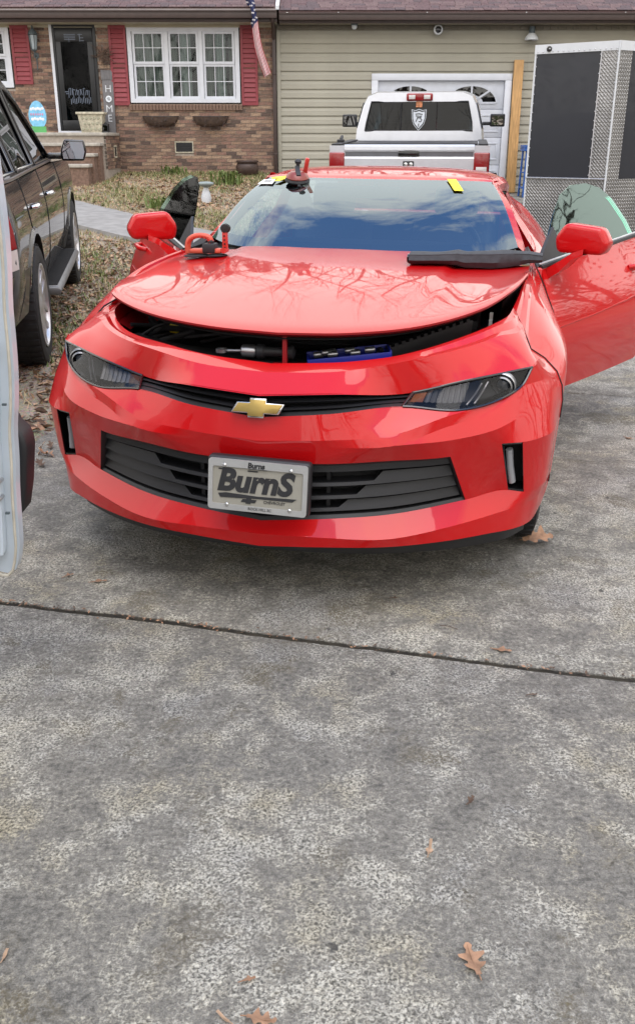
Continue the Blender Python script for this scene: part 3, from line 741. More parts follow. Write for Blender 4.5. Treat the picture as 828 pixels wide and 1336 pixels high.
hp('garage_door_frame', fr, 'window_white', bevel=.004)
gd = part(house, 'garage_door', H(MB().box((GX0, HY+.055, .46), (GX1, HY+.08, GZ))), 'garage_white')
secs = 4; sh = (GZ-.47)/secs
for i in range(secs):
    z0 = .47+i*sh
    part(gd, 'panel', H(MB().box((GX0+.004, HY+.03, z0+.004), (GX1-.004, HY+.053, z0+sh-.004))), 'garage_white', bevel=.005)
    if i < 3:
        for k in range(4):
            w = (GX1-GX0)/4; x0 = GX0+k*w+.07; x1 = GX0+(k+1)*w-.07
            mbp = MB().box((x0, HY+.018, z0+.10), (x1, HY+.029, z0+.13)).box((x0, HY+.018, z0+sh-.13), (x1, HY+.029, z0+sh-.10)).box((x0, HY+.0185, z0+.13), (x0+.03, HY+.029, z0+sh-.13)).box((x1-.03, HY+.0185, z0+.13), (x1, HY+.029, z0+sh-.13))
            part(gd, 'raised_moulding', H(mbp), 'garage_white', bevel=.004)
z0 = .47+3*sh
for k in range(2):      # half-round sunburst lights
    cx = GX0+.66+k*1.24; R = .50; zb = z0+.12
    for s in range(4):
        a0 = math.pi*s/4+.05; a1 = math.pi*(s+1)/4-.05; P = []
        for t in range(7):
            a = lerp(a0, a1, t/6); P.append((cx+R*1.0*math.cos(a), zb+R*.62*math.sin(a)))
        for t in range(6, -1, -1):
            a = lerp(a0, a1, t/6); P.append((cx+.24*math.cos(a), zb+.15*math.sin(a)))
        part(gd, 'pane', H(MB().prism(P, lambda u, v, w: (u, HY+.0245+w*.004, v))), 'suv_glass')
    rim = MB()
    for t in range(18):
        a0 = math.pi*t/18; a1 = math.pi*(t+1)/18
        P = [(cx+(R+.035)*math.cos(a0), zb+(R*.62+.035)*math.sin(a0)), (cx+(R+.035)*math.cos(a1), zb+(R*.62+.035)*math.sin(a1)), (cx+R*math.cos(a1), zb+R*.62*math.sin(a1)), (cx+R*math.cos(a0), zb+R*.62*math.sin(a0))]
        rim.prism(P, lambda u, v, w: (u, HY+.012+w*.017, v))
    for s in range(5):
        a = math.pi*s/4; dx, dz = math.cos(a), .62*math.sin(a); n_ = math.hypot(dx, dz); px_, pz_ = -dz/n_*.018, dx/n_*.018
        P = [(cx+.2*dx+px_, zb+.2*dz+pz_), (cx+R*dx+px_, zb+R*dz+pz_), (cx+R*dx-px_, zb+R*dz-pz_), (cx+.2*dx-px_, zb+.2*dz-pz_)]
        rim.prism(P, lambda u, v, w: (u, HY+.013+w*.016, v))
    part(gd, 'sunburst_frame', H(rim), 'garage_white')
# sides and back, so that the house is a closed body
hp('side_wall', MB().box((-8.2, HY+.2, .2), (-8.0, HY+7.5, 3.6)).box((8.8, HY+.2, .2), (9, HY+7.5, 3.6)).box((-8.0, HY+7.3, .2), (8.8, HY+7.5, 3.6)), 'siding')
mb = MB()
for (x0, x1) in ((-8.4, -.8), (-.74, 9)):
    mb.add([(x0, HY+3.4, 5.27), (x1, HY+3.4, 5.27), (x1, HY+7.9, 3.7), (x0, HY+7.9, 3.7), (x0, HY+3.4, 5.24), (x1, HY+3.4, 5.24), (x1, HY+7.9, 3.67), (x0, HY+7.9, 3.67)], [(0, 1, 2, 3), (7, 6, 5, 4), (2, 6, 7, 3), (0, 3, 7, 4), (1, 5, 6, 2)])
hp('roof', mb, SH[1])

# --- things fixed to or standing by the house
st = thing('front_steps', (-4.9, HY, .95), 'brick front steps with pale stone treads leading up to the black door', 'steps')
def sp_(name, mb, m, **k): return part(st, name, mb.xf(Matrix.Translation((4.9, -HY, -.95))), m, **k)
PX0, PX1, PZ = -6.2, -4.08, 1.62
sp_('landing_core', MB().box((PX0, HY-1.25, .6), (PX1-.012, HY-.012, PZ-.06)), 'mortar')
rows_ = [(HY-1.25, HY-.012)]
me = [mesh_of('brick', MB().box((0, 0, 0), (.05, BL, BH)), b) for b in BR]; mf = [mesh_of('brick', MB().box((0, 0, 0), (BL, .05, BH)), b) for b in BR]
for r in range(9):
    z = PZ-.06-CO*(r+1)+.006
    y = HY-1.25-(.1 if r % 2 else 0)
    while y < HY-.03:
        a = max(y, HY-1.25); b = min(y+BL, HY-.01)
        if b-a > .04:
            o = put('brick', me[pickb()], st); o.location = (PX1-.048+.9+4.0-.0, a-HY, z-.95); o.scale = (1, (b-a)/BL, 1)
            o.location.x = PX1-.048+4.9
        y += BL+.0105
sv = MB().box((PX1-.004, HY-.62, 1.15), (PX1+.012, HY-.36, 1.18)).box((PX1-.004, HY-.62, 1.36), (PX1+.012, HY-.36, 1.39)).box((PX1-.004, HY-.62, 1.18), (PX1+.011, HY-.59, 1.36)).box((PX1-.004, HY-.39, 1.18), (PX1+.011, HY-.36, 1.36))
sp_('vent_frame', sv, 'planter_cream'); sp_('vent_screen', MB().box((PX1-.003, HY-.59, 1.18), (PX1+.005, HY-.39, 1.36)), 'black_plastic')
for i in range(4):
    zt = PZ - i*.185; y1 = HY-1.25-.28*i
    if i == 0: sp_('tread', MB().box((PX0, HY-1.29, zt-.058), (PX1+.02, HY-.014, zt)), 'step_stone', bevel=.008)
    else:
        sp_('riser', MB().box((PX0, y1, .55), (PX1-.06*i-.03, y1+.279, zt-.06)), BR[1]); sp_('tread', MB().box((PX0, y1-.03, zt-.058), (PX1-.06*i, y1+.277, zt)), 'step_stone', bevel=.008)
# wall lantern
t = thing('wall_lantern', (-5.60, HY, 3.05), 'grey glass wall lantern on the brick beside the front door', 'lantern')
part(t, 'bracket', MB().lathe([(.0, 0), (.055, .005), (.05, .02), (0, .025)], 14, 'y', (0, -.03, 0)).tube([(0, -.02, 0), (0, -.10, -.03), (0, -.15, .03), (0, -.15, .08)], .012, 8).tube([(0, -.02, -.02), (0, -.03, -.2), (0, -.045, -.26)], .012, 6), 'lamp_grey', smooth=50)
part(t, 'roof_cap', MB().lathe([(.10, .36), (.085, .40), (.03, .46), (.015, .49), (.02, .51), (0, .53)], 12, 'z', (0, -.15, 0)), 'lamp_grey', smooth=40)
mb = MB().lathe([(.02, .06), (.05, .08), (.055, .10)], 8, 'z', (0, -.15, 0))
for k in range(6):
    a = k*math.pi/3; mb.tube([(.055*math.cos(a), -.15+.055*math.sin(a), .10), (.085*math.cos(a), -.15+.085*math.sin(a), .36)], .007, 5)
part(t, 'cage', mb, 'lamp_grey'); part(t, 'glass', MB().lathe([(.05, .10), (.078, .355)], 6, 'z', (0, -.15, 0)), pmat('lantern_glass', (.35, .40, .42), rough=.15), smooth=20)
# wreath of twigs between door and shutter
t = thing('twig_wreath', (-4.28, HY-.03, 3.05), 'dry brown twig wreath hanging between the door and the red shutter', 'wreath')
mb = MB(); r = random.Random(4)
for i in range(38):
    a = r.uniform(0, 6.28); R0 = r.uniform(.0, .10); l_ = r.uniform(.08, .27); b = a+r.uniform(-.5, .5)
    p0 = Vector((R0*math.cos(a), -.01-r.random()*.05, R0*math.sin(a))); p1 = p0+Vector((l_*math.cos(b), -r.random()*.05, l_*.8*math.sin(b))); mb.tube([p0, (p0+p1)/2+Vector((r.uniform(-.02, .02), -.01, r.uniform(-.02, .02))), p1], [.007, .006, .003], 5)
tw = part(t, 'twigs', mb, 'twig')
part(t, 'hanger', MB().tube([(0, 0, .1), (0, .02, .2)], .004, 5), 'steel')
# window boxes
def window_box(x, label):
    t = thing('window_box', (x, HY, 1.92), label, 'planter', group='wire planters below the triple window')
    rows = []
    for i in range(7):
        a = math.pi/2*i/6; rows.append([(.36*math.cos(a)**.7*math.cos(b)*1.0 if a < math.pi/2 else 0, -.17*math.cos(a)**.5*math.sin(b) - .005, -.19*math.sin(a)) for b in [math.pi*k/16 for k in range(17)]])
    part(t, 'liner', MB().grid(rows), 'twig', smooth=60)
    mb = MB(); r = random.Random(int(x*100))
    for i in range(60):
        b = math.pi*r.random(); a = r.uniform(0, 1.3); p = Vector((.36*math.cos(a)**.7*math.cos(b), -.175*math.cos(a)**.5*math.sin(b)-.006, -.19*math.sin(a)))
        mb.tube([p, p+Vector((r.gauss(0, .03), -.015-r.random()*.02, r.gauss(-.02, .03)))], [.006, .003], 4)
    part(t, 'moss', mb, 'pot_brown')
    part(t, 'rim', MB().tube([(-.365, -.005, .01)]+[(.365*-math.cos(b), -.175*math.sin(b)-.006, .01) for b in [math.pi*k/12 for k in range(1, 12)]]+[(.365, -.005, .01)], .008, 6), 'black_plastic', smooth=60)
window_box(-3.20, 'half round moss lined planter below the window, nearer the front door'); window_box(-2.18, 'half round moss lined planter below the window, nearer the downpipe')
# security camera and floodlight on the garage
t = thing('security_camera', (2.37, HY-.03, 3.50), 'round white security camera with black eye under the garage eave', 'camera')
part(t, 'mount', MB().lathe([(0, 0), (.05, 0), (.05, -.02), (0, -.02)], 14, 'y').tube([(0, -.02, 0), (0, -.05, -.01)], .02, 8), 'trim_white', smooth=40)
part(t, 'housing', MB().lathe([(0, -.05), (.075, -.05), (.092, -.08), (.088, -.12), (.06, -.13)], 18, 'y'), 'trim_white', smooth=40)
part(t, 'lens', MB().lathe([(.062, -.129), (.045, -.14), (.02, -.147), (0, -.148)], 16, 'y'), 'gloss_black', smooth=60)
t = thing('floodlight', (4.22, HY-.03, 3.44), 'grey barn style floodlight hanging under the garage eave by the trailer', 'lamp')
part(t, 'neck', MB().lathe([(0, .12), (.055, .12), (.06, .0), (.07, -.03), (.03, -.05)], 14, 'z', (0, -.08, 0)).tube([(0, .02, .08), (0, -.08, .08)], .025, 8), 'lamp_grey', smooth=40)
part(t, 'shade', MB().lathe([(.06, 0), (.09, -.03), (.13, -.09), (.135, -.12), (.125, -.12), (.08, -.04)], 18, 'z', (0, -.08, 0)), 'trim_white', smooth=40)
t = thing('eave_light', (.72, HY-.2, 3.57), 'small dark light fitting under the eave left of the camera', 'lamp')
part(t, 'base', MB().lathe([(0, .03), (.07, .03), (.07, 0), (0, 0)], 12), 'lamp_grey'); part(t, 'bulb', MB().lathe([(.05, 0), (.055, -.04), (.03, -.07), (0, -.075)], 12), 'trim_white', smooth=50)
# flag on an angled pole
t = thing('flag', (-1.16, HY-.05, 3.30), 'limp american flag hanging from a pole at the right hand red shutter', 'flag')
part(t, 'pole', MB().tube([(0, .04, -.35), (-.07, -.3, .35), (-.16, -.75, .95)], .013, 8), 'trim_white', smooth=50)
def flag_pt(u, v):      # u along the fly (down), v across the hoist, folded
    y0 = -.55+.40*u*.4; zt = .78-1.45*u; x0 = -.20+.36*u
    f = math.sin(v*9+u*2)*.045*(.5+u*.5); return (x0+.11*(v-.5)*(1+.25*u)+.03*math.sin(u*7), y0+f+.05*math.cos(v*5), zt+.16*v*(1-.5*u))
nu, nv = 44, 26; mb = MB(); o0 = [[flag_pt(i/nu, j/nv) for j in range(nv+1)] for i in range(nu+1)]
mb.grid(o0)
mb.mi = []
for i in range(nu):
    for j in range(nv):
        st_ = int((j+.5)/2) % 2
        mb.mi.append(0 if (i+.5)/nu < .40 else (1 if st_ == 0 else 2))
cl = part(t, 'cloth', mb, ['flag_navy', 'flag_red', 'flag_white'], smooth=70)
mb = MB(); r = random.Random(2)
for i in range(5):
    for j in range(6):
        u, v = .03+i*.08+(.02 if j % 2 else 0), .05+j*.17
        for k in (-.012, .012):
            p = Vector(flag_pt(u, v))+Vector((0, k, 0)); P = []
            for q in range(10):
                a = q*math.pi/5+math.pi/2; R = .022 if q % 2 == 0 else .009; P.append((R*math.cos(a), R*math.sin(a)))
            mb.prism(P, lambda a_, b_, w, p=p: (p.x+a_, p.y+w*.002, p.z+b_))
part(t, 'stars', mb, 'flag_white')
# HOME sign, planter, egg sign, black lantern on the landing
t = thing('home_sign', (-4.22, HY-.06, PZ), 'tall weathered grey board sign reading HOME beside the front door', 'sign', rot=(rad(-3), 0, 0))
part(t, 'board', MB().box((-.115, -.02, 0), (.105, .005, 1.02)), 'sign_grey', bevel=.004); part(t, 'cap_board', MB().box((-.13, -.03, .99), (.10, -.0, 1.17)), 'sign_grey', bevel=.004)
for ch, zz in (('H', .82), ('M', .45), ('E', .27)):
    o = put('letter', text_mesh(ch, .19, 'trim_white', extrude=.003), t); o.matrix_local = XZ((0, -.0245, zz)); o['label'] = 'white letter '+ch
part(t, 'letter', MB().lathe([(.035, -.035), (.05, -.04), (.062, -.035), (.062, -.021), (.035, -.021), (.035, -.035)], 16, 'y', (0, 0, .635)), 'egg_white', smooth=40)['label'] = 'white ring for the letter O'
PRM = pmat('planter_relief', (.34, .33, .24), rough=.85)
t = thing('planter', (-4.52, HY-.38, PZ), 'square cream planter with a textured side standing before the HOME sign', 'planter')
mb = MB(); w0, w1, hh = .20, .25, .34
mb.add([(-w0, -w0*.6, 0), (w0, -w0*.6, 0), (w0, w0*.6, 0), (-w0, w0*.6, 0), (-w1, -w1*.6, hh), (w1, -w1*.6, hh), (w1, w1*.6, hh), (-w1, w1*.6, hh)], [(0, 3, 2, 1), (4, 5, 6, 7), (0, 1, 5, 4), (1, 2, 6, 5), (2, 3, 7, 6), (3, 0, 4, 7)])
part(t, 'body', mb, 'planter_cream', bevel=.006); part(t, 'rim', MB().box((-.28, -.18, hh+.001), (.28, .18, hh+.045)), 'planter_cream', bevel=.008)
mb = MB()
for i in range(5):
    for j in range(3):
        x = -.16+i*.08+(.04 if j % 2 else 0); z = .07+j*.1; y = -w0*.6-(w1-w0)*.6*z/hh
        part(t, 'relief', MB().lathe([(.03, 0), (.022, -.012), (0, -.014)], 6, 'y', (x, y, z)), PRM, smooth=40)
t = thing('egg_sign', (-5.42, HY-1.05, PZ), 'blue and white egg shaped yard sign standing left of the front door', 'sign')
P = []
for k in range(28):
    a = 2*math.pi*k/28; P.append((.17*math.sin(a)*(1-.14*math.cos(a)), .32+.25*math.cos(a)))
part(t, 'egg_board', MB().prism(P, lambda u, v, w: (u, -.006+w*.015, v)), 'egg_blue')
mb = MB()
for i in range(6): part(t, 'dot', MB().lathe([(.028, 0), (.0, -.003)], 8, 'y', (-.11+i*.044, -.0065, .42+.012*(i % 2))), 'egg_white')
for i in range(5): part(t, 'dot', MB().lathe([(.03, 0), (.0, -.003)], 8, 'y', (-.10+i*.05, -.0065, .24+.012*(i % 2))), 'egg_white')
mb = MB()
for i in range(6): mb.box((-.13+i*.044, -.010, .31), (-.105+i*.044, -.0065, .345))
part(t, 'stripe', mb, 'egg_pink'); part(t, 'grass_strip', MB().box((-.15, -.02, .0), (.15, -.012, .11)), 'egg_green'); part(t, 'stake', MB().box((-.015, .01, -.05), (.015, .02, .3)), 'board_pine')
t = thing('porch_lantern', (-4.25, HY-.42, PZ), 'small black porch lantern at the foot of the HOME sign', 'lantern')
part(t, 'base', MB().box((-.06, -.06, 0), (.06, .06, .03)), 'black_plastic', bevel=.004); part(t, 'top', MB().box((-.065, -.065, .14), (.065, .065, .165)).lathe([(.04, .165), (0, .2)], 4), 'black_plastic')
mb = MB()
for a in (-1, 1):
    for b in (-1, 1): mb.box((a*.055-.006, b*.055-.006, .031), (a*.055+.006, b*.055+.006, .139))
part(t, 'post', mb, 'black_plastic'); part(t, 'glass', MB().box((-.048, -.048, .031), (.048, .048, .139)), 'suv_glass')
# brown pot, small bird bath, iris clumps in the bed
zb = ground_z(-1.5, HY-.6)
t = thing('brown_pot', (-1.42, HY-.55, zb), 'empty round dark brown garden pot against the brick wall', 'pot')
part(t, 'bowl', MB().lathe([(0, 0), (.17, 0), (.22, .08), (.235, .18), (.20, .25), (.185, .26), (.185, .22), (0, .2)], 28), 'pot_brown', smooth=40)
part(t, 'rim', MB().lathe([(.19, .255), (.225, .26), (.23, .285), (.215, .30), (.19, .295), (.185, .26)], 28), 'pot_brown', smooth=40)
zb = ground_z(-1.95, 16.3)
t = thing('bird_bath', (-1.86, 16.3, zb), 'small white mushroom shaped bird bath with grey top in the flower bed', 'bird bath')
part(t, 'pedestal', MB().lathe([(0, 0), (.075, 0), (.085, .08), (.07, .16), (.045, .22), (.04, .25)], 18), 'trim_white', smooth=50)
part(t, 'dish', MB().lathe([(.03, .24), (.10, .27), (.135, .30), (.13, .32), (.08, .335), (0, .34)], 18), pmat('bath_grey', (.25, .29, .28), rough=.7), smooth=40)
def clump(x, y, n, h, label, mat='iris_green'):
    t = thing('iris_plant', (x, y, ground_z(x, y)), label, 'plant', group='strap leaved plants in the flower bed')
    r = random.Random(int(x*77)); mb = MB()
    for i in range(n):
        a = r.uniform(0, 6.28); l_ = h*r.uniform(.6, 1.1); w = .016; b = Vector((r.gauss(0, .12), r.gauss(0, .06), 0)); d_ = Vector((math.cos(a), math.sin(a), 0)); s_ = Vector((-d_.y, d_.x, 0))*w
        c0, c1, c2 = b, b+d_*l_*.25+Vector((0, 0, l_*.7)), b+d_*l_*.65+Vector((0, 0, l_*.75))
        mb.add([c0-s_, c0+s_, c1-s_, c1+s_, c2], [(0, 1, 3, 2), (2, 3, 4)])
    part(t, 'leaves', mb, mat, recalc=False); part(t, 'root_crown', MB().lathe([(.06, 0), (.05, .03), (0, .05)], 8), 'leaf_tan')
clump(-1.72, 18.6, 60, .34, 'bright green strap leaved plant beside the brown pot'); clump(-2.55, 15.6, 36, .26, 'green strap leaved plant left of the white bird bath'); clump(-2.9, 20.1, 40, .25, 'low green plant against the brick under the vent')
# leaning board
t = thing('wooden_board', (4.02, HY-.12, .47), 'long raw pine board leaning upright beside the garage door', 'board', rot=(rad(-1.5), 0, 0))
tag(t); bo = MB().box((-.095, -.02, 0), (.095, .02, 2.5)); part(t, 'plank', bo, 'board_pine', bevel=.003)
# ================================================================ RED COUPE
CAR_LOC, CAR_YAW, CAR_ROLL = Vector((-.1955, 2.724, .03)), .2036, .0125
CM = Matrix.Translation(CAR_LOC) @ Matrix.Rotation(-CAR_YAW, 4, 'Z') @ Matrix.Rotation(CAR_ROLL, 4, 'Y')
car = thing('sports_car', (0, 0, 0), 'red sports coupe with its bonnet propped ajar and both doors open', 'car')
car.matrix_world = CM
RP = 'red_paint'
B = dict(
 B0=[(0,.10,.215),(.21,.11,.222),(.40,.15,.225),(.60,.25,.228),(.735,.34,.225),(.79,.39,.222),(.85,.50,.215),(.88,.58,.232)],
 B1=[(0,.015,.217),(.206,.03,.226),(.40,.07,.229),(.605,.17,.231),(.737,.27,.229),(.797,.325,.225),(.864,.44,.217),(.899,.56,.235)],
 B2=[(0,.008,.263),(.21,.025,.262),(.40,.06,.260),(.605,.165,.283),(.748,.275,.300),(.808,.333,.305),(.876,.44,.305),(.914,.556,.30)],
 B3=[(0,.046,.294),(.22,.062,.314),(.40,.115,.324),(.641,.247,.348),(.777,.341,.360),(.829,.356,.353),(.890,.43,.358),(.922,.556,.37)],
 B4=[(0,.02,.504),(.22,.038,.508),(.40,.085,.517),(.587,.16,.522),(.742,.248,.549),(.808,.285,.548),(.888,.385,.548),(.934,.60,.55)],
 B5c=[(0,.014,.53),(.22,.03,.535),(.428,.058,.577),(.590,.142,.582),(.722,.225,.602),(.806,.33,.628),(.882,.44,.63),(.937,.61,.61)],
 B5b=[(0,.008,.555),(.22,.024,.565),(.428,.058,.5785),(.56,.150,.616),(.69,.24,.645),(.788,.345,.676),(.866,.455,.675),(.930,.62,.66)],
 B5=[(0,.004,.578),(.22,.02,.59),(.40,.065,.604),(.575,.165,.653),(.735,.305,.680),(.793,.372,.708),(.852,.465,.71),(.909,.63,.705)],
 B6=[(0,.02,.648),(.22,.04,.668),(.431,.138,.680),(.595,.190,.664),(.750,.316,.692),(.792,.372,.715),(.816,.418,.7605),(.862,.62,.752)],
 B7=[(0,.035,.712),(.22,.06,.724),(.452,.222,.704),(.60,.265,.738),(.735,.355,.754),(.785,.39,.760),(.818,.420,.7625),(.812,.60,.785)],
 B8=[(0,.13,.764),(.22,.15,.774),(.40,.205,.799),(.57,.315,.820),(.665,.42,.834),(.70,.475,.840),(.762,.56,.838),(.778,.68,.845)],
 B9=[(0,.20,.776),(.25,.225,.791),(.40,.28,.807),(.55,.385,.826),(.64,.49,.842),(.68,.555,.852),(.725,.66,.862),(.742,.78,.872)],
 B10=[(0,.215,.74),(.25,.24,.755),(.40,.295,.77),(.55,.40,.79),(.63,.505,.80),(.67,.57,.81),(.71,.67,.82),(.725,.79,.83)])
rows = list(B.values()); SU, SV = 8, 3
half = loft(rows, SU, SV, creases=range(13))
def skew(p, row):      # the propped front end sits a little higher on the driver's side
    w = {10: .4, 11: 1, 12: 1}.get(int(row+.5), 0) if row > 9.5 else 0
    return (p[0], p[1], p[2]+w*.020*(1 if p[0] > 0 else -1)*smooth01((abs(p[0])-.35)/.3))
full = [[skew(p, i/SV) for p in r_] for i, r_ in enumerate(mirx(half))]; NC = (len(full[0])-1)//2
def bskip(i, j):
    r = i//SV; c = (j-NC)//SU if j >= NC else (NC-1-j)//SU
    return (r == 3 and c < 3) or (r == 3 and c == 4) or (r == 8 and c < 6)
part(car, 'front_bumper', MB().grid(full, skip=bskip), RP, smooth=11, merge=1e-5)
def dense_pts(r0, r1, c0, c1, side):      # boundary loop of an opening on the half fascia
    i0, i1, j0, j1 = r0*SV, r1*SV, c0*SU, c1*SU
    lp = [half[i0][j] for j in range(j0, j1+1)] + [half[i][j1] for i in range(i0+1, i1+1)] + [half[i1][j] for j in range(j1-1, j0-1, -1)] + [half[i][j0] for i in range(i1-1, i0, -1)]
    return [(side*p[0], p[1], p[2]) for p in lp]
def pocket(name, lp, depth, mat, shrink=.9, cap='dark_void'):
    c = sum((Vector(p) for p in lp), Vector())/len(lp); n = len(lp)
    f = lambda p, s, d: tuple(c+(Vector(p)-c)*s+Vector((0, d, 0)))
    mb = MB().grid([[f(p, 1.012, .001) for p in lp], [f(p, .93, .004) for p in lp], [f(p, shrink, depth) for p in lp]], closed=True)
    o = len(mb.v); mb.v.append(tuple(c+Vector((0, depth, 0)))); k = 2*n
    mb.f += [(k+i, k+(i+1) % n, o) for i in range(n)]; mb.mi += [1]*n
    return part(car, name, mb, [mat, cap], smooth=35)
for sd_ in (1, -1):
    fb = pocket('fog_lamp_bezel', dense_pts(3, 4, 4, 5, sd_), .06, 'gloss_black', .8)
    mb = MB().tube([(sd_*.768, .305, .515), (sd_*.776, .325, .45), (sd_*.788, .345, .39)], .0135, 8, flat=.8)
    part(fb, 'light_bar', mb, pmat('drl_grey', (.30, .31, .33), rough=.2, coat=.5), smooth=60)
# lower grille: dark surround, backing and blades that widen at their outer ends
i0, i1, j1 = 3*SV, 4*SV, 3*SU
def lgp(t, x):    # point across the opening: t 0 bottom .. 1 top at lateral x
    s = 1 if x >= 0 else -1; ax = abs(x)
    def at(row, xx):
        r = half[row]
        for a, b in zip(r, r[1:]):
            if a[0] <= xx <= b[0]+1e-9: k = (xx-a[0])/max(1e-9, b[0]-a[0]); return Vector(a).lerp(Vector(b), k)
        return Vector(r[-1])
    xb = ax/.614*.641; xt = ax/.614*.587
    p = at(i0, min(xb, .6405)).lerp(at(i1, min(xt, .5865)), t); return Vector((s*p.x, p.y, p.z))
XS = [i/24*1.228-.614 for i in range(25)]
lg = part(car, 'lower_grille', MB().grid([[lgp(t, x)+Vector((0, d, 0)) for x in XS] for t, d in ((-.01, .003), (.05, .012), (.06, .09), (.94, .09), (.95, .012), (1.01, .003))], mi=0)
     .grid([[lgp(t, s*.614)+Vector((-s*w, d, 0)) for t in (0, .5, 1)] for w, d in ((-.004, .003), (.012, .01), (.03, .09))][::1]) if False else
     MB().grid([[lgp(t, x)+Vector((0, d, 0)) for x in XS] for t, d in ((-.01, .003), (.05, .012), (.06, .09), (.94, .09), (.95, .012), (1.01, .003))]), 'radiator_black', smooth=30)
for s in (1, -1):
    part(lg, 'side_surround', MB().grid([[lgp(t, s*.614)+Vector((-s*w, d, 0)) for t in (-.005, .25, .5, .75, 1.005)] for w, d in ((-.003, .002), (.010, .008), (.028, .09))]), 'black_plastic', smooth=50)
def blade(tc_, w_in, w_out, xin, name):
    mb = MB(); X = sorted([i/40*1.20-.60 for i in range(41)]+[s_*(xin+d_) for s_ in (1, -1) for d_ in (-.002, .002, .028, .034)])
    fr, tp, bt, bk = [], [], [], []
    for x in X:
        k = min(1, max(0, (abs(x)-xin)/.030)); lo = tc_-w_in/2; hi = lo+lerp(w_in, w_out, k)
        fr.append(lgp(lo, x)+Vector((0, .014, 0))); tp.append(lgp(hi, x)+Vector((0, .020+.012*k, 0))); bk.append(lgp(hi-.01, x)+Vector((0, .088, 0))); bt.append(lgp(lo-.02, x)+Vector((0, .088, 0)))
    mb.grid([bt, fr, tp, bk]); part(lg, name, mb, 'grey_plastic', smooth=20)
blade(.90, .14, .14, .9, 'slat'); blade(.60, .055, .195, .36, 'slat'); blade(.365, .055, .185, .30, 'slat'); blade(.14, .055, .17, .24, 'slat')
for x in (-.42, -.21, .21, .42): part(lg, 'support_rib', MB().box((x-.006, lgp(.5, x).y+.05, lgp(.06, x).z), (x+.006, lgp(.5, x).y+.08, lgp(.9, x).z)), 'black_plastic')
# upper grille and its single bar
def ugp(t, x):
    s = 1 if x >= 0 else -1; ax = abs(x)
    def at(row, xx):
        r = half[row]
        for a, b in zip(r, r[1:]):
            if a[0] <= xx <= b[0]+1e-9: k = (xx-a[0])/max(1e-9, b[0]-a[0]); return Vector(a).lerp(Vector(b), k)
        return Vector(r[-1])
    p = at(8*SV, ax).lerp(at(9*SV, ax*1.02), t); return Vector((s*p.x, p.y, p.z))
XS2 = [i/30*.92-.46 for i in range(31)]
ug = part(car, 'upper_grille', MB().grid([[ugp(t, x)+Vector((0, d, 0)) for x in XS2] for t, d in ((-.05, .002), (.08, .02), (.1, .10), (.9, .08), (.93, .012), (1.05, .002))]), 'radiator_black', smooth=30)
for tc_, hw in ((.60, .10), (.22, .06)):
    mb = MB().grid([[ugp(tc_+k*hw, x)+Vector((0, d, 0)) for x in XS2] for k, d in ((-1, .07), (-1, .03), (0, .018), (1, .03), (1, .06))]); part(ug, 'grille_bar', mb, 'grey_plastic', smooth=40)
# bow tie badge
def bow(s, t): # outline scaled
    W_, c, h, hh, sl = .078*s, .023*s, .030*t, .0165*t, .015
    return [(-W_+sl, hh), (-c, hh), (-c, h), (c+.006, h), (c+.006, hh), (W_+.008, hh), (W_-sl+.006, -hh), (c, -hh), (c, -h), (-c-.006, -h), (-c-.006, -hh), (-W_-.004, -hh)]
EM = Matrix.Translation((0.0, .006, .681)) @ Matrix.Rotation(rad(-14), 4, 'X')
eb = part(car, 'emblem', MB().prism(bow(1, 1), lambda u, v, w: (u, .004+w*.022, v)).xf(EM), 'chrome', bevel=.002)
part(eb, 'gold_fill', MB().prism(bow(.93, .84), lambda u, v, w: (u, -.002+w*.012, v)).xf(EM), 'gold_badge', bevel=.0015)
# licence plate
PM = Matrix.Translation((.017, -.052, .447)) @ Matrix.Rotation(rad(-6), 4, 'X') @ Matrix.Rotation(rad(1.0), 4, 'Y')
pl = part(car, 'licence_plate', MB().box((-.163, 0, -.085), (.163, .045, .088)).xf(PM), 'grey_plastic', bevel=.012, bseg=3)
part(pl, 'plate_face', MB().box((-.150, -.0035, -.074), (.150, -.0005, .074)).xf(PM), 'plate_tan')
rows = []
def rr(hw, hh, r, n=5):
    out = []
    for cx, cz, a0 in ((hw-r, hh-r, 0), (-hw+r, hh-r, 90), (-hw+r, -hh+r, 180), (hw-r, -hh+r, 270)):
        for k in range(n): a = rad(a0+90*k/(n-1)); out.append((cx+r*math.cos(a), cz+r*math.sin(a)))
    return out
o_, i_ = rr(.157, .081, .010), [(x, z) for x, z in rr(.143, .063, .006)]
mb = MB().grid([[(x, -.001, z) for x, z in o_], [(x, -.008, z) for x, z in o_], [(x, -.008, z-(.006 if z > 0 else 0)) for x, z in i_], [(x, -.003, z-(.006 if z > 0 else 0)) for x, z in i_]], closed=True).xf(PM)
part(pl, 'plate_frame', mb, pmat('frame_pewter', (.50, .50, .49), rough=.35, metal=.5), smooth=30)
for x, z in ((-.105, .062), (.105, .062), (-.095, -.063), (.105, -.063)):
    part(pl, 'screw', MB().lathe([(.006, -.006), (.006, -.011), (.003, -.013), (0, -.013)], 10, 'y', (x, 0, z)).xf(PM), 'chrome', smooth=40)
def plate_text(txt, size, x, z, shear=0, offset=0, sx=1, y=-.0045, mat='ink'):
    o = put('lettering', text_mesh(txt, size, mat, extrude=.0006, shear=shear, offset=offset), pl)
    o.matrix_local = PM @ XZ((x, y, z)) @ Matrix.Scale(sx, 4, (1, 0, 0))
plate_text('BurnS', .098, -.012, .012, shear=.22, offset=.0042, sx=1.0)
plate_text('Burns', .023, -.005, .0665, shear=.1, offset=.001, y=-.0085)
plate_text('CHEVROLET', .0125, .055, -.046)
plate_text('ROCK HILL SC', .0115, .01, -.0705, y=-.0085)
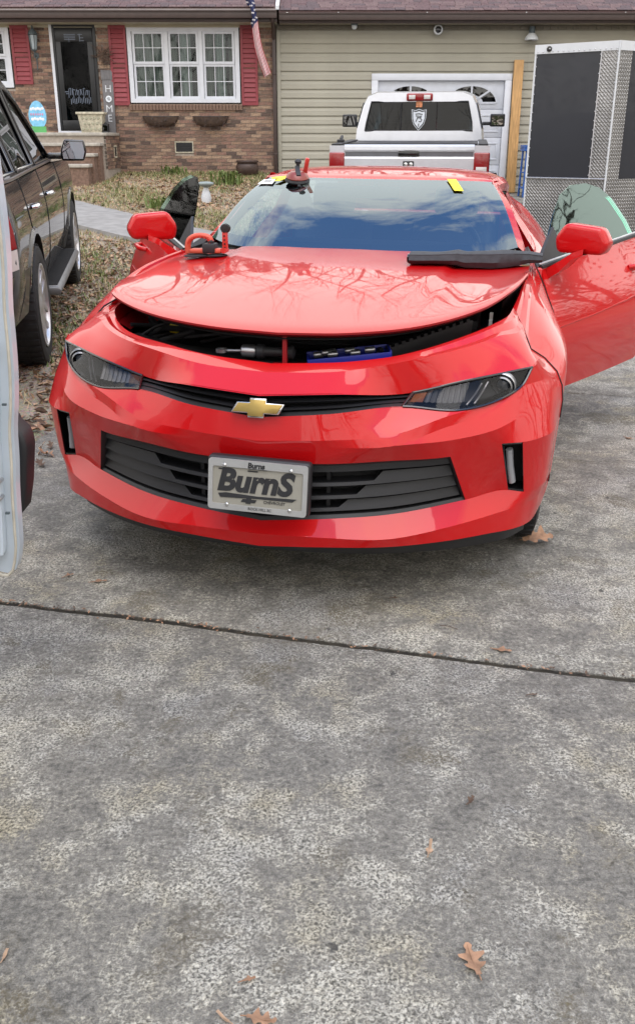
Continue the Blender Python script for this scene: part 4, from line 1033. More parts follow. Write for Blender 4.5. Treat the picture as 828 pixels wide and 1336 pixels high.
mb = MB().prism([(-.125, -.030), (-.10, -.026), (.0, -.030), (.125, -.027), (.112, -.037), (.0, -.0375), (-.08, -.041), (-.118, -.042)], lambda u, v, w: (u, -.0055+w*.002, v))
for x in (-.113, -.02): mb.box((x-.012, -.0052, .0465), (x+.02, -.0038, .0505))
part(pl, 'swoosh', mb.xf(PM), 'ink')
part(pl, 'badge_print', MB().prism([(u*.30-.027, v*.30-.047) for u, v in bow(1, 1)], lambda u, v, w: (u, -.0055+w*.002, v)).xf(PM), 'ink')
part(pl, 'underline', MB().box((-.03, -.0095, .0555), (.03, -.0085, .0572)).xf(PM), 'ink')
# chin air dam
ad_ = [(x, lerp(y, y, 0)+.035, z) for x, y, z in B['B1']]
rowsA = [[(x*.985, y+.05, z+.004) for x, y, z in B['B1'][:7]], [(x*.98, y+.085, .168-.05*max(0, x-.45)) for x, y, z in B['B1'][:7]], [(x*.97, y+.10, .168-.05*max(0, x-.45)) for x, y, z in B['B1'][:7]], [(x*.97, y+.11, z) for x, y, z in B['B1'][:7]]]
part(car, 'air_dam', MB().grid(mirx(loft(rowsA, 5, 1, range(4)))), 'black_plastic', smooth=40)
# ---- headlamps
def hlp(t, c0, c1, s, d):
    r0, r1 = half[8*SV], half[9*SV]; n = (c1-c0)*SU; j = c0*SU+t[0]*n; k = int(min(j, len(r0)-2)); f = j-k
    a = Vector(r0[k]).lerp(Vector(r0[k+1]), f); b = Vector(r1[k]).lerp(Vector(r1[k+1]), f); p = a.lerp(b, t[1]); return Vector((s*p.x, p.y+d, p.z))
for s in (1, -1):
    rows = [[hlp((u/24, v), 2, 6, s, .004+.05*(1-v)*0) for u in range(25)] for v in (0, .2, .5, .8, 1)]
    # the lens is nearly upright: pull the lower edge back to meet the brow
    lens = MB().grid(rows)
    hl = part(car, 'headlight', MB().grid([[hlp((u/24, v), 2, 6, s, d) for u in range(25)] for v, d in ((-.02, .003), (.03, .01), (.1, .13), (.9, .11), (.97, .008), (1.02, .002))]), 'gloss_black', smooth=40)
    part(hl, 'lens', lens, 'lens_clear', smooth=50)
    rim = MB()
    for v, t0 in ((.0, 0), (1.0, 0)): rim.tube([hlp((u/24, v), 2, 6, s, .0) for u in range(25)], .0045, 6)
    rim.tube([hlp((0, v), 2, 6, s, 0) for v in (0, .5, 1)], .0045, 6)
    part(hl, 'seal', rim, 'gloss_black', smooth=60)
    LM = Matrix.Translation((s*.730, .353, .714)) @ Matrix.Scale(.80, 4) @ Matrix.Rotation(s*rad(-14), 4, 'Z') @ Matrix.Rotation(rad(12), 4, 'X')
    part(hl, 'projector_ring', MB().lathe([(.040, .01), (.041, -.012), (.036, -.016), (.033, -.008), (.028, .012)], 28, 'y', M=LM), 'steel', smooth=40)
    part(hl, 'projector_lens', MB().lathe([(.030, .006), (.027, -.006), (.018, -.015), (0, -.019)], 24, 'y', M=LM), pmat('projector_glass', (.05, .06, .075), rough=.05, coat=1), smooth=60)
    part(hl, 'outer_ring', MB().lathe([(.050, .02), (.052, -.002), (.049, -.006), (.045, -.002), (.043, .02)], 28, 'y', M=LM), 'reflector_grey' if 'reflector_grey' in MAT else 'steel', smooth=40)
    for k in range(7):      # fluted reflector
        u0, u1 = .085+k*.028, .085+(k+1)*.028-.003
        part(hl, 'reflector', MB().grid([[hlp((lerp(u0, u1, q), v), 2, 6, s, .014+.02*abs(q-.5)+.01*v) for q in (0, .25, .5, .75, 1)] for v in (.22, .5, .86)]), pmat('reflector_grey', (.24, .24, .24), rough=.35, metal=.6) if 'reflector_grey' not in MAT else 'reflector_grey', smooth=60)
    part(hl, 'marker', MB().grid([[hlp((u, v), 2, 6, s, .012) for u in (.02, .04, .06, .08)] for v in (.25, .8)]), 'amber' if s > 0 else pmat('marker_dim', (.10, .05, .03), rough=.3), smooth=60)
    for k in range(2): part(hl, 'light_strip', MB().tube([hlp((lerp(.29, .36, q/4)+k*.035, lerp(.1, .75, q/4)), 2, 6, s, .015) for q in range(5)], .0035, 6), 'steel', smooth=60)
    part(hl, 'inner_trim', MB().grid([[hlp((u/20, v), 2, 6, s, .07) for u in range(21)] for v in (.02, .5, .98)]), 'black_plastic', smooth=60)
# ---- fenders (wing over the wheel back to the door)
FR = [
 [(.934,.604,.55),(.944,.715,.66),(.948,.94,.722),(.946,1.16,.66),(.938,1.29,.50),(.925,1.325,.22),(.92,1.68,.21)],
 [(.937,.614,.61),(.947,.72,.685),(.950,.94,.738),(.948,1.16,.70),(.945,1.30,.60),(.945,1.36,.50),(.945,1.69,.50)],
 [(.930,.624,.66),(.938,.735,.718),(.939,.94,.762),(.938,1.16,.748),(.937,1.30,.72),(.936,1.38,.71),(.932,1.69,.71)],
 [(.909,.634,.705),(.906,.745,.764),(.906,.94,.808),(.905,1.16,.812),(.902,1.30,.806),(.899,1.40,.803),(.893,1.69,.80)],
 [(.862,.624,.752),(.856,.75,.814),(.858,.94,.864),(.859,1.16,.880),(.858,1.30,.884),(.857,1.40,.885),(.853,1.69,.885)],
 [(.812,.604,.785),(.811,.75,.846),(.812,.94,.901),(.815,1.16,.930),(.817,1.30,.937),(.818,1.40,.940),(.820,1.69,.945)],
 [(.778,.684,.845),(.782,.80,.876),(.788,.95,.914),(.797,1.17,.940),(.801,1.30,.946),(.804,1.42,.949),(.807,1.69,.953)],
 [(.742,.784,.872),(.755,.87,.892),(.768,1.0,.918),(.783,1.2,.940),(.789,1.32,.945),(.793,1.44,.948),(.797,1.69,.952)],
 [(.725,.794,.83),(.74,.88,.85),(.753,1.01,.87),(.768,1.21,.89),(.775,1.33,.895),(.78,1.45,.90),(.784,1.70,.905)]]
fl = loft(FR, 8, 3, creases=(0, 5, 7))
for s in (1, -1):
    fr_ = part(car, 'fender', MB().grid([[(s*p[0], p[1], p[2]+s*.020*(0, .4, 1, 1)[max(0, min(3, int(i/3+.5)-5))]) for p in r] for i, r in enumerate(fl)]), RP, smooth=20)
    part(fr_, 'wheel_arch_lip', MB().grid([[(s*(p[0]-w), p[1], p[2]+dz) for p in fl[0][:41]] for w, dz in ((0, .0005), (.004, -.004), (.05, -.002), (.10, .0))]), RP, smooth=50)
    # wheel house
    arc = [(.945+.40*math.cos(a), .33+.40*math.sin(a)) for a in [math.pi*k/20 for k in range(21)]]
    part(car, 'wheel_liner', MB().grid([[(s*x, y, z) for y, z in arc] for x in (.92, .60)]).grid([[(s*.60, y, z) for y, z in arc], [(s*.60, y, .2) for y, z in arc]]), 'dark_void', smooth=50)
for s in (1, -1):
    col = [half[i][7*SU] for i in range(4*SV, 11*SV+1)]
    part(car, 'panel_gap', MB().tube([(s*(p[0]+.0005), p[1]+.001, p[2]+.0005) for p in col], .0032, 5), 'dark_void')
    part(car, 'panel_gap', MB().tube([(s*(r_[-1][0]+.0006), r_[-1][1]+.004, r_[-1][2]) for r_ in fl[:-3]], .004, 5), 'dark_void')
# ---- wheels
def make_wheel():
    mb = MB(); R, Wd = .350, .245
    prof = [(.235, -.09), (.25, -.115), (.30, -.122), (.335, -.112), (.347, -.09), (.350, -.03), (.350, .03), (.347, .09), (.335, .112), (.30, .122), (.25, .115), (.235, .09)]
    tyre = mesh_of('tyre', mb.lathe(prof, 40, 'x'), 'rubber', smooth=40)
    tr = MB()
    for k in range(44):
        a = 2*math.pi*k/44
        M = Matrix.Rotation(a, 4, 'X')
        for x0, x1, sh in ((-.105, -.04, .02), (.04, .105, -.02), (-.03, .03, .0)): tr.box((x0, -.016+sh*.3, .346), (x1, .010+sh*.3, .3535), M=M)
    tread = mesh_of('tread', tr, 'rubber')
    rm = MB().lathe([(.236, .10), (.243, .118), (.232, .119), (.218, .10), (.205, -.09), (.236, -.095)], 40, 'x')
    rim = mesh_of('rim', rm, 'alloy', smooth=40)
    sp__ = []
    for k in range(5):
        M = Matrix.Rotation(2*math.pi*k/5, 4, 'X'); m2 = MB()
        for o_ in (-.035, .035): m2.add([M @ Vector(p) for p in [(.095, o_-.018, .04), (.095, o_+.018, .04), (.112, o_*1.5+.018, .222), (.112, o_*1.5-.018, .222), (.05, o_-.018, .04), (.05, o_+.018, .04), (.07, o_*1.5+.014, .215), (.07, o_*1.5-.014, .215)]], [(0, 1, 2, 3), (7, 6, 5, 4), (0, 4, 5, 1), (1, 5, 6, 2), (2, 6, 7, 3), (3, 7, 4, 0)])
        sp__.append(mesh_of('spoke', m2, 'alloy', bevel=.004))
    hub = mesh_of('hub_cap', MB().lathe([(.06, .06), (.06, .098), (.03, .107), (0, .108)], 20, 'x'), 'alloy', smooth=40)
    disc = mesh_of('brake_disc', MB().lathe([(.06, .01), (.17, .01), (.17, -.01), (.06, -.01)], 30, 'x'), 'steel', smooth=40)
    return tyre, tread, rim, sp__, hub, disc
WHL = make_wheel()
def wheel(parent, loc, side, scale=1.0, steer=0, roll=0):
    w = put('wheel', WHL[0], parent); w.location = loc; w.rotation_euler = (roll, 0, steer if side > 0 else math.pi+steer); w.scale = (scale,)*3
    for nme, m in (('tread', WHL[1]), ('rim', WHL[2]), ('hub_cap', WHL[4]), ('brake_disc', WHL[5])): put(nme, m, w)
    for m in WHL[3]: put('spoke', m, w)
    return w
for s in (1, -1):
    wheel(car, (s*.784, .945, .332), s, roll=.3); wheel(car, (s*.812, 3.757, .332), s, roll=.7)
# ---- bonnet, propped a hand's breadth above the grille panel
FE = [(-.80,.87,.907),(-.74,.67,.905),(-.63,.53,.894),(-.45,.39,.880),(-.22,.30,.870),(0,.27,.867),(.22,.295,.872),(.45,.39,.889),(.63,.545,.924),(.735,.76,.962),(.785,1.0,.985)]
RE = [(-.80,1.60,.944),(-.70,1.63,.953),(-.58,1.65,.960),(-.42,1.66,.966),(-.2,1.665,.968),(0,1.667,.970),(.2,1.665,.968),(.42,1.66,.966),(.58,1.65,.966),(.70,1.63,.970),(.802,1.60,.972)]
FEc, REc = curve(FE, 7, (5,)), curve(RE, 7); NHC = len(FEc)
def hoodpt(k, t):
    a, b = Vector(FEc[k]), Vector(REc[k]); p = a.lerp(b, t); ax = abs(k-(NHC-1)/2)/((NHC-1)/2)
    p.z += .020*max(0, math.sin(math.pi*t))**.8*(1-.5*ax)
    w = lerp(.40, .54, t)                                # raised power dome with a sharp shoulder on each side
    p.z += (.013*smooth01((w-abs(p.x))/.035)+.004*smooth01((.03-abs(p.x))/.03)*0)*smooth01(t*2.2)
    p.z -= .010*smooth01((abs(p.x)-w)/.25)*smooth01(t*3)
    if t < .05: p.z -= .005*(1-t/.05)**2
    return tuple(p)
TS = [0, .012, .03, .05, .08, .12, .17, .23, .3, .37, .44, .51, .58, .65, .72, .79, .86, .93, 1]
hr = [[hoodpt(k, t) for k in range(NHC)] for t in TS]
hood = part(car, 'bonnet', MB().grid(hr), RP, smooth=30)
lip = [[(p[0]*q, p[1]+dy, p[2]+dz) for p in hr[0]] for q, dy, dz in ((1, 0, 0), (1, .001, -.007), (.985, .03, -.020), (.97, .10, -.026))]
part(hood, 'front_hem', MB().grid(lip), 'red_inner', smooth=35)
# side hems
for e in (0, -1):
    col = [r[e] for r in hr]; sg = -1 if e == 0 else 1
    part(hood, 'side_hem', MB().grid([[(p[0]+sg*a, p[1], p[2]+b) for p in col] for a, b in ((0, 0), (.001, -.014), (-.02, -.026), (-.08, -.03))]), 'red_inner', smooth=35)
part(hood, 'inner_panel', MB().grid([[(p[0]*.95, p[1]+(.09 if i == 0 else -.02*(i == len(hr)-1)), p[2]-.03) for p in r] for i, r in enumerate(hr)]), pmat('hood_liner', (.012, .011, .012), rough=.9), smooth=40)
mb = MB()
for x in (-.52, -.2, .2, .52):
    mb.tube([(x, .85, .845), (x*.9, 1.1, .865), (x*.8, 1.5, .895)], .025, 6)
part(hood, 'stiffener', mb, 'red_inner', smooth=60)
mb = MB(); r = random.Random(14)
for k in range(5): part(car, 'wiring_loom', MB().tube(curve([(r.uniform(-.7, -.2), r.uniform(.5, .7), .73), (r.uniform(-.6, 0), r.uniform(.55, .8), .79), (r.uniform(-.3, .3), r.uniform(.6, .9), .77), (r.uniform(.0, .6), r.uniform(.7, 1), .74)], 5), .006, 6), 'rubber', smooth=60)
part(car, 'fluid_cap', MB().lathe([(0, .03), (.03, .03), (.034, .02), (.034, 0)], 14, 'z', (-.50, .72, .755)), 'yellow_tape', smooth=40)
part(car, 'battery', MB().box((.42, .95, .70), (.62, 1.2, .81)), 'grey_plastic', bevel=.01)
part(car, 'strut_tower', MB().lathe([(.10, .70), (.09, .83), (.03, .85), (0, .85)], 18, 'z', (-.58, .98, 0)), 'steel', smooth=40)
part(car, 'bonnet_latch', MB().box((.01, .30, .745), (.024, .315, .85)).box((-.03, .29, .73), (.06, .34, .748)), 'red_inner')
# ---- engine bay seen through the gap
mb = MB().box((-.74, .36, .18), (.74, 1.62, .70)).box((-.46, .235, .30), (.46, .30, .64))
part(car, 'engine_bay', mb, 'dark_void')
part(car, 'radiator_cover', MB().grid(mirx(loft([[(0, .225, .742), (.25, .25, .752), (.45, .33, .765), (.62, .50, .775)], [(0, .40, .742), (.25, .42, .748), (.45, .48, .755), (.62, .62, .765)], [(0, .60, .72), (.25, .6, .72), (.45, .62, .73), (.62, .7, .74)]], 5, 2, range(3)))), 'radiator_black', smooth=40)
mb = MB().box((-.30, .75, .70), (.30, 1.35, .80)).box((-.65, 1.0, .70), (-.40, 1.5, .82))
part(car, 'engine_cover', mb, 'radiator_black', bevel=.03)
ar = part(car, 'air_box', MB().add([(.28, .47, .70), (.60, .70, .70), (.50, .86, .70), (.20, .66, .70), (.30, .47, .775), (.61, .70, .86), (.50, .84, .83), (.20, .65, .765)], [(0, 3, 2, 1), (4, 5, 6, 7), (0, 1, 5, 4), (1, 2, 6, 5), (2, 3, 7, 6), (3, 0, 4, 7)]), 'radiator_black', bevel=.008)
mb = MB()
for k in range(13):
    t = k/12; p = Vector((.31, .475, .777)).lerp(Vector((.585, .68, .853)), t); mb.box((-.007, -.012, 0), (.007, .012, .011), M=Matrix.Translation(p) @ Matrix.Rotation(rad(37), 4, 'Z') @ Matrix.Rotation(rad(-12), 4, 'Y'))
part(ar, 'rib', mb, 'radiator_black')
mb = MB()
r = random.Random(8)
for k in range(9): mb.tube([(r.uniform(-.68, -.45), r.uniform(.55, .8), .70), (r.uniform(-.68, -.4), r.uniform(.6, .9), .78), (r.uniform(-.6, -.2), r.uniform(.7, .9), .74)], r.uniform(.006, .014), 7)
part(car, 'hose', mb, 'rubber', smooth=60)
part(car, 'bay_flange', MB().grid([[(-.70, .62, .80), (-.72, .9, .82), (-.76, 1.5, .87)], [(-.66, .64, .77), (-.68, .9, .78), (-.70, 1.5, .80)]]), 'red_inner'); part(car, 'bay_flange', MB().grid([[(.66, .62, .83), (.735, .9, .84), (.77, 1.5, .88)], [(.62, .66, .76), (.68, .9, .77), (.70, 1.5, .80)]]), 'red_inner')
mb = MB()
for y, z in ((.78, .83), (.84, .845)): mb.box((.66, y, z-.012), (.672, y+.035, z+.012))
part(car, 'label_sticker', mb, 'paper')
# ---- windscreen, roof, pillars
WB = [(0,1.60,.962),(.25,1.62,.963),(.48,1.70,.966),(.65,1.82,.972),(.745,1.93,.985)]
WT = [(0,2.32,1.258),(.20,2.33,1.258),(.38,2.36,1.257),(.52,2.41,1.254),(.588,2.455,1.25)]
def wsp(t, r0=WB, r1=WT): return [tuple(Vector(a).lerp(Vector(b), t)+Vector((0, -.02*math.sin(math.pi*t)*.6, .030*math.sin(math.pi*t)))) for a, b in zip(r0, r1)]
wrows = [curve(wsp(t), 6) for t in [i/10 for i in range(11)]]
wfull = mirx(wrows)
ws = part(car, 'windscreen', MB().grid(wfull), 'windshield_glass', smooth=60)
up = Vector((0, -.001, .0025))
bd = MB(); nr, ncol = len(wfull), len(wfull[0])
def sub(rw, t): i = min(int(t*10), 9); f = t*10-i; return [tuple(Vector(a).lerp(Vector(b), f)-Vector((0, -.002, .003))) for a, b in zip(rw[i], rw[i+1])]
bot = [sub(wfull, 0), sub(wfull, .06), sub(wfull, .11)]; bd.grid(bot); bd.grid([sub(wfull, .955), sub(wfull, 1)])
for e in (slice(0, 3), slice(-3, None)): bd.grid([sub(wfull, t)[e] for t in [i/10 for i in range(11)]])
part(ws, 'frit_band', bd, pmat('frit_black', (.010, .014, .022), rough=.4), smooth=60)
RF = [[(x, y, z) for x, y, z in WT]]
RF.append([(0,2.36,1.272),(.20,2.37,1.271),(.39,2.40,1.269),(.535,2.45,1.264),(.61,2.49,1.256)])
RF.append([(0,2.6,1.297),(.22,2.6,1.295),(.42,2.62,1.288),(.565,2.64,1.272),(.64,2.66,1.245)])
RF.append([(0,3.0,1.305),(.22,3.0,1.302),(.43,3.0,1.293),(.58,3.0,1.272),(.655,3.0,1.235)])
RF.append([(0,3.4,1.285),(.22,3.4,1.282),(.42,3.4,1.27),(.57,3.4,1.245),(.65,3.4,1.20)])
RF.append([(0,3.55,1.265),(.2,3.55,1.262),(.4,3.54,1.25),(.55,3.52,1.225),(.64,3.5,1.18)])
part(car, 'roof', MB().grid(mirx(loft(RF, 5, 4, creases=(1,)))), RP, smooth=45)
for s in (1, -1):
    # A pillar and roof rail as one bow
    P = [(Vector((.745, 1.93, .985)), Vector((.79, 1.90, .955)), Vector((.80, 1.99, .93))), (Vector((.70, 2.10, 1.055)), Vector((.745, 2.10, 1.045)), Vector((.745, 2.17, 1.02))), (Vector((.64, 2.30, 1.175)), Vector((.685, 2.31, 1.155)), Vector((.68, 2.36, 1.125))), (Vector((.588, 2.455, 1.252)), Vector((.628, 2.48, 1.232)), Vector((.63, 2.52, 1.20))),
         (Vector((.615, 2.6, 1.266)), Vector((.648, 2.62, 1.24)), Vector((.645, 2.64, 1.20))), (Vector((.65, 3.0, 1.238)), Vector((.668, 3.0, 1.215)), Vector((.66, 3.0, 1.18))), (Vector((.645, 3.4, 1.203)), Vector((.665, 3.4, 1.18)), Vector((.66, 3.4, 1.15)))]
    gr = [curve([tuple(p[k]) for p in P], 5) for k in range(3)]
    gr.append([(p[0]-.05, p[1]+.01, p[2]+.005) for p in gr[2]])
    part(car, 'pillar', MB().grid([[(s*p[0], p[1], p[2]+(.002 if i == 0 else 0)) for p in r_] for i, r_ in enumerate(gr)]), RP, smooth=50)
    part(car, 'door_seal', MB().tube([(s*(p[0]-.018), p[1]+.02, p[2]-.008) for p in gr[2]], .011, 6), 'rubber', smooth=60)
    # rear quarter with sail panel and hip
    QR = [[(.885,2.86,.20),(.89,3.2,.20),(.88,3.37,.22),(.93,3.42,.42),(.95,3.55,.62),(.955,3.757,.725),(.95,3.96,.62),(.93,4.10,.42),(.90,4.2,.25),(.86,4.72,.30)],
          [(.935,2.88,.50),(.94,3.1,.52),(.945,3.3,.55),(.955,3.45,.62),(.96,3.6,.70),(.962,3.757,.745),(.958,3.95,.70),(.945,4.15,.62),(.92,4.35,.55),(.84,4.78,.55)],
          [(.925,2.90,.72),(.935,3.1,.74),(.945,3.3,.765),(.95,3.45,.78),(.952,3.6,.79),(.95,3.757,.80),(.945,3.95,.80),(.93,4.15,.795),(.90,4.35,.79),(.82,4.78,.76)],
          [(.845,2.93,.86),(.86,3.1,.88),(.875,3.3,.90),(.88,3.45,.91),(.885,3.6,.92),(.885,3.757,.93),(.875,3.95,.935),(.86,4.15,.935),(.84,4.35,.93),(.77,4.76,.90)],
          [(.70,3.02,1.06),(.70,3.15,1.10),(.69,3.3,1.12),(.68,3.45,1.13),(.685,3.6,1.12),(.70,3.757,1.08),(.72,3.95,1.02),(.74,4.15,.97),(.74,4.35,.96),(.70,4.74,.945)],
          [(.655,3.05,1.165),(.655,3.18,1.18),(.65,3.32,1.19),(.64,3.45,1.175),(.63,3.6,1.14),(.64,3.757,1.09),(.66,3.95,1.03),(.68,4.15,.975),(.69,4.35,.965),(.66,4.72,.95)]]
    part(car, 'quarter_panel', MB().grid([[(s*p[0], p[1], p[2]) for p in r_] for r_ in loft(QR, 4, 4)]), RP, smooth=40)
    part(car, 'door_jamb', MB().grid([[(s*x, y, z) for x, y, z in r_] for r_ in ([(.885,2.86,.20),(.935,2.88,.50),(.925,2.90,.72),(.845,2.93,.86),(.70,3.02,1.06),(.655,3.05,1.165)], [(.80,2.90,.20),(.83,2.93,.50),(.82,2.96,.72),(.76,2.99,.86),(.64,3.06,1.06),(.60,3.09,1.165)])]), RP, smooth=40)
    part(car, 'rocker', MB().add([(s*.90, 1.66, .19), (s*.915, 1.66, .30), (s*.86, 1.66, .36), (s*.80, 1.66, .36), (s*.80, 1.66, .17), (s*.90, 2.9, .19), (s*.915, 2.9, .30), (s*.86, 2.9, .36), (s*.80, 2.9, .36), (s*.80, 2.9, .17)], [(0, 5, 6, 1), (1, 6, 7, 2), (2, 7, 8, 3), (4, 9, 5, 0), (3, 8, 9, 4), (0, 1, 2, 3, 4), (9, 8, 7, 6, 5)]), RP, bevel=.008)
    part(car, 'hinge_pillar', MB().box((s*.78, 1.70, .3), (s*.86, 1.80, .92)), RP, bevel=.01)
    part(car, 'sail_trim', MB().add([(s*.80, 1.72, .95), (s*.76, 1.98, .965), (s*.79, 1.95, .99), (s*.82, 1.80, .955), (s*.80, 1.74, .90), (s*.78, 1.98, .92)], [(0, 1, 2, 3), (3, 2, 5, 4), (0, 3, 4), (1, 5, 2), (0, 4, 5, 1)]), 'black_plastic')
part(car, 'boot_lid', MB().grid([[(x, y, z) for x in (-.69, -.35, 0, .35, .69)] for y, z in ((4.15, .975), (4.5, .985), (4.72, .99), (4.78, .94), (4.80, .62), (4.78, .35), (4.6, .22))]), RP, smooth=30)
part(car, 'rear_window', MB().grid([[(x*(1.0+.12*t), lerp(3.55, 4.15, t), lerp(1.262, .985, t)-.02*abs(x)*0) for x in (-.58, -.3, 0, .3, .58)] for t in (0, .5, 1)]), 'suv_glass', smooth=60)
part(car, 'underbody', MB().box((-.80, 1.3, .14), (.80, 4.6, .20)), 'black_plastic')
# ---- cabin
part(car, 'floor_pan', MB().box((-.72, 1.70, .205), (.72, 3.5, .26)), 'dark_void'); part(car, 'bulkhead', MB().box((-.75, 1.63, .3), (.75, 1.70, .90)), 'dark_void'); part(car, 'rear_bulkhead', MB().box((-.62, 3.5, .26), (.62, 3.56, 1.0)), 'dark_void')
part(car, 'cowl', MB().grid([[(x*.77, y+.10*x*x, z) for x in [i/10-1 for i in range(21)]] for y, z in ((1.58, .93), (1.72, .945), (1.84, .95))]), 'black_plastic')
dash = part(car, 'dashboard', MB().grid(mirx(loft([[(0, 1.72, .955), (.4, 1.76, .955), (.72, 1.92, .95)], [(0, 1.95, .985), (.4, 1.97, .985), (.73, 2.05, .965)], [(0, 2.15, .965), (.4, 2.15, .965), (.73, 2.16, .95)], [(0, 2.16, .60), (.4, 2.16, .60), (.73, 2.16, .60)]], 6, 3))), 'dash_grey', smooth=50)
sw = part(car, 'steering_wheel', MB().tube([(.37+.18*math.cos(a), 2.38+.06*math.sin(a), .90+.17*math.sin(a)) for a in [2*math.pi*k/28 for k in range(29)]], .016, 8), 'black_plastic', smooth=60)
part(sw, 'hub', MB().lathe([(.0, -.02), (.06, -.02), (.07, 0), (.05, .03), (0, .035)], 16, 'y', (.37, 2.38, .90)).box((.21, 2.375, .89), (.53, 2.39, .91)), 'black_plastic', smooth=40)
for s in (1, -1):
    seat = part(car, 'seat', MB().box((s*.37-.25, 2.45, .30), (s*.37+.25, 2.98, .50)), 'seat_leather', bevel=.05, bseg=3)
    part(seat, 'backrest', MB().box((-.245, -.07, 0), (.245, .07, .60)).xf(Matrix.Translation((s*.37, 2.98, .46)) @ Matrix.Rotation(rad(-20), 4, 'X')), 'seat_leather', bevel=.06, bseg=3)
    part(seat, 'headrest', MB().box((-.13, -.05, 0), (.13, .05, .17)).xf(Matrix.Translation((s*.37, 3.19, 1.03)) @ Matrix.Rotation(rad(-14), 4, 'X')), 'seat_leather', bevel=.04, bseg=3)
part(car, 'inside_mirror', MB().box((-.12, 2.38, 1.16), (.12, 2.41, 1.22)).tube([(0, 2.39, 1.2), (0, 2.36, 1.25)], .012, 6), 'black_plastic', bevel=.008)
# ---- doors
def door_x(y, z): # skin offset from the hinge line
    return interp([(.30, .012), (.45, .045), (.60, .062), (.70, .050), (.78, .022), (.86, -.018), (.93, -.052), (1.0, -.07)], z)+.012*math.sin(math.pi*min(1, max(0, y/1.25)))
DO = [(.0,.345),(.0,.60),(.0,.80),(.02,.915),(.30,.935),(.70,.958),(1.17,.985),(1.24,.93),(1.27,.80),(1.25,.60),(1.18,.42),(1.10,.345)]
GO = [(.06,.93),(.20,1.035),(.34,1.125),(.50,1.205),(.66,1.245),(.84,1.25),(.98,1.225),(1.07,1.17),(1.14,1.06),(1.16,.98)]
def gx(y, z): return -.062-(z-.93)*.50-.10*((z-.93)/.32)**2*.3
for s, ang in ((1, 28), (-1, 31)):
    sk = cdt_panel(DO, lambda y, z: (s*door_x(y, z), y, z), .05)
    dr = part(car, 'door', sk, RP, smooth=50)
    dr.location = (s*(.885 if s > 0 else .845), 1.705, 0); dr.rotation_euler = (0, 0, -s*rad(ang))
    inn = cdt_panel(DO, lambda y, z: (s*(door_x(y, z)-.09), y, z), .1); part(dr, 'trim_panel', inn, 'dash_grey', smooth=50)
    lp = []
    for a, b in zip(DO, DO[1:]+DO[:1]):
        k = max(1, int(math.hypot(b[0]-a[0], b[1]-a[1])/.05)); lp += [(lerp(a[0], b[0], t/k), lerp(a[1], b[1], t/k)) for t in range(k)]
    part(dr, 'door_edge', MB().grid([[(s*door_x(y, z), y, z) for y, z in lp], [(s*(door_x(y, z)-.09), y, z) for y, z in lp]], closed=True), RP, smooth=30)
    gmt_ = 'door_glass' if s > 0 else 'door_glass_clear'
    gp = thicken(cdt_panel(GO, lambda y, z: (s*gx(y, z), y, z), .07), (-s*.004, 0, 0))
    part(dr, 'window', gp, gmt_, smooth=50)
    part(dr, 'belt_moulding', MB().tube([(s*(door_x(y, z)-.004), y, z+.006) for y, z in DO[3:7]], .011, 6), 'black_plastic', smooth=50)
    part(dr, 'belt_trim', MB().tube([(s*(door_x(y, z)-.014), y, z+.016) for y, z in DO[3:7]], .006, 6), 'alloy', smooth=50)
    part(dr, 'sail_trim', MB().add([(s*-.054, .0, .925), (s*-.060, .30, .94), (s*-.128, .27, 1.075), (s*-.071, .0, .925), (s*-.078, .30, .94), (s*-.143, .27, 1.075)], [(0, 1, 2), (5, 4, 3), (0, 3, 4, 1), (1, 4, 5, 2), (2, 5, 3, 0)]), 'black_plastic')
    part(dr, 'character_line', MB().tube([(s*(door_x(y, z)+.0), y, z) for y, z in ((.05, .66), (.4, .675), (.8, .70), (1.2, .725))], .004, 6), RP, smooth=60)
    hnd = part(dr, 'handle', MB().tube([(s*(door_x(.95, .85)+.0), .93, .845), (s*(door_x(1, .85)+.035), .97, .85), (s*(door_x(1, .85)+.038), 1.10, .855), (s*(door_x(1, .85)), 1.15, .855)], [.012, .014, .014, .012], 8), RP, smooth=50)
    # mirror: stalk sweeping out of the skin into a rounded shell
    mr = part(dr, 'mirror', MB().grid([[(s*(x), y, z) for x, y, z in q] for q in (
        [(-.035, .05, .86), (-.035, .05, .915), (-.045, .17, .93), (-.035, .17, .875)],
        [(.03, .04, .905), (.03, .045, .955), (.03, .14, .965), (.03, .14, .915)],
        [(.08, .045, .962), (.08, .05, .992), (.08, .13, .995), (.08, .13, .965)],
        [(.13, .05, .985), (.13, .05, 1.01), (.13, .13, 1.01), (.13, .13, .985)])], closed=True), RP, smooth=50)
    sh_ = MB().add([(s*x, y, z) for x, y, z in [(-.005, .06, .985), (.20, .085, .985), (.222, .10, 1.035), (.185, .085, 1.10), (.03, .05, 1.115), (-.015, .05, 1.05),
            (-.01, .155, .985), (.195, .175, .985), (.217, .185, 1.035), (.18, .175, 1.10), (.025, .155, 1.115), (-.02, .15, 1.05)]],
            [(0, 1, 2, 3, 4, 5), (11, 10, 9, 8, 7, 6), (0, 6, 7, 1), (1, 7, 8, 2), (2, 8, 9, 3), (3, 9, 10, 4), (4, 10, 11, 5), (5, 11, 6, 0)])
    shell = part(mr, 'shell', sh_, RP, bevel=.022, bseg=4)
    part(mr, 'mirror_glass', MB().prism([(.01, .995), (.19, .995), (.205, 1.035), (.175, 1.09), (.035, 1.105), (.0, 1.05)], lambda u, v, w: (s*u, .168+.03*(u)+w*.006, v)), 'mirror_face')

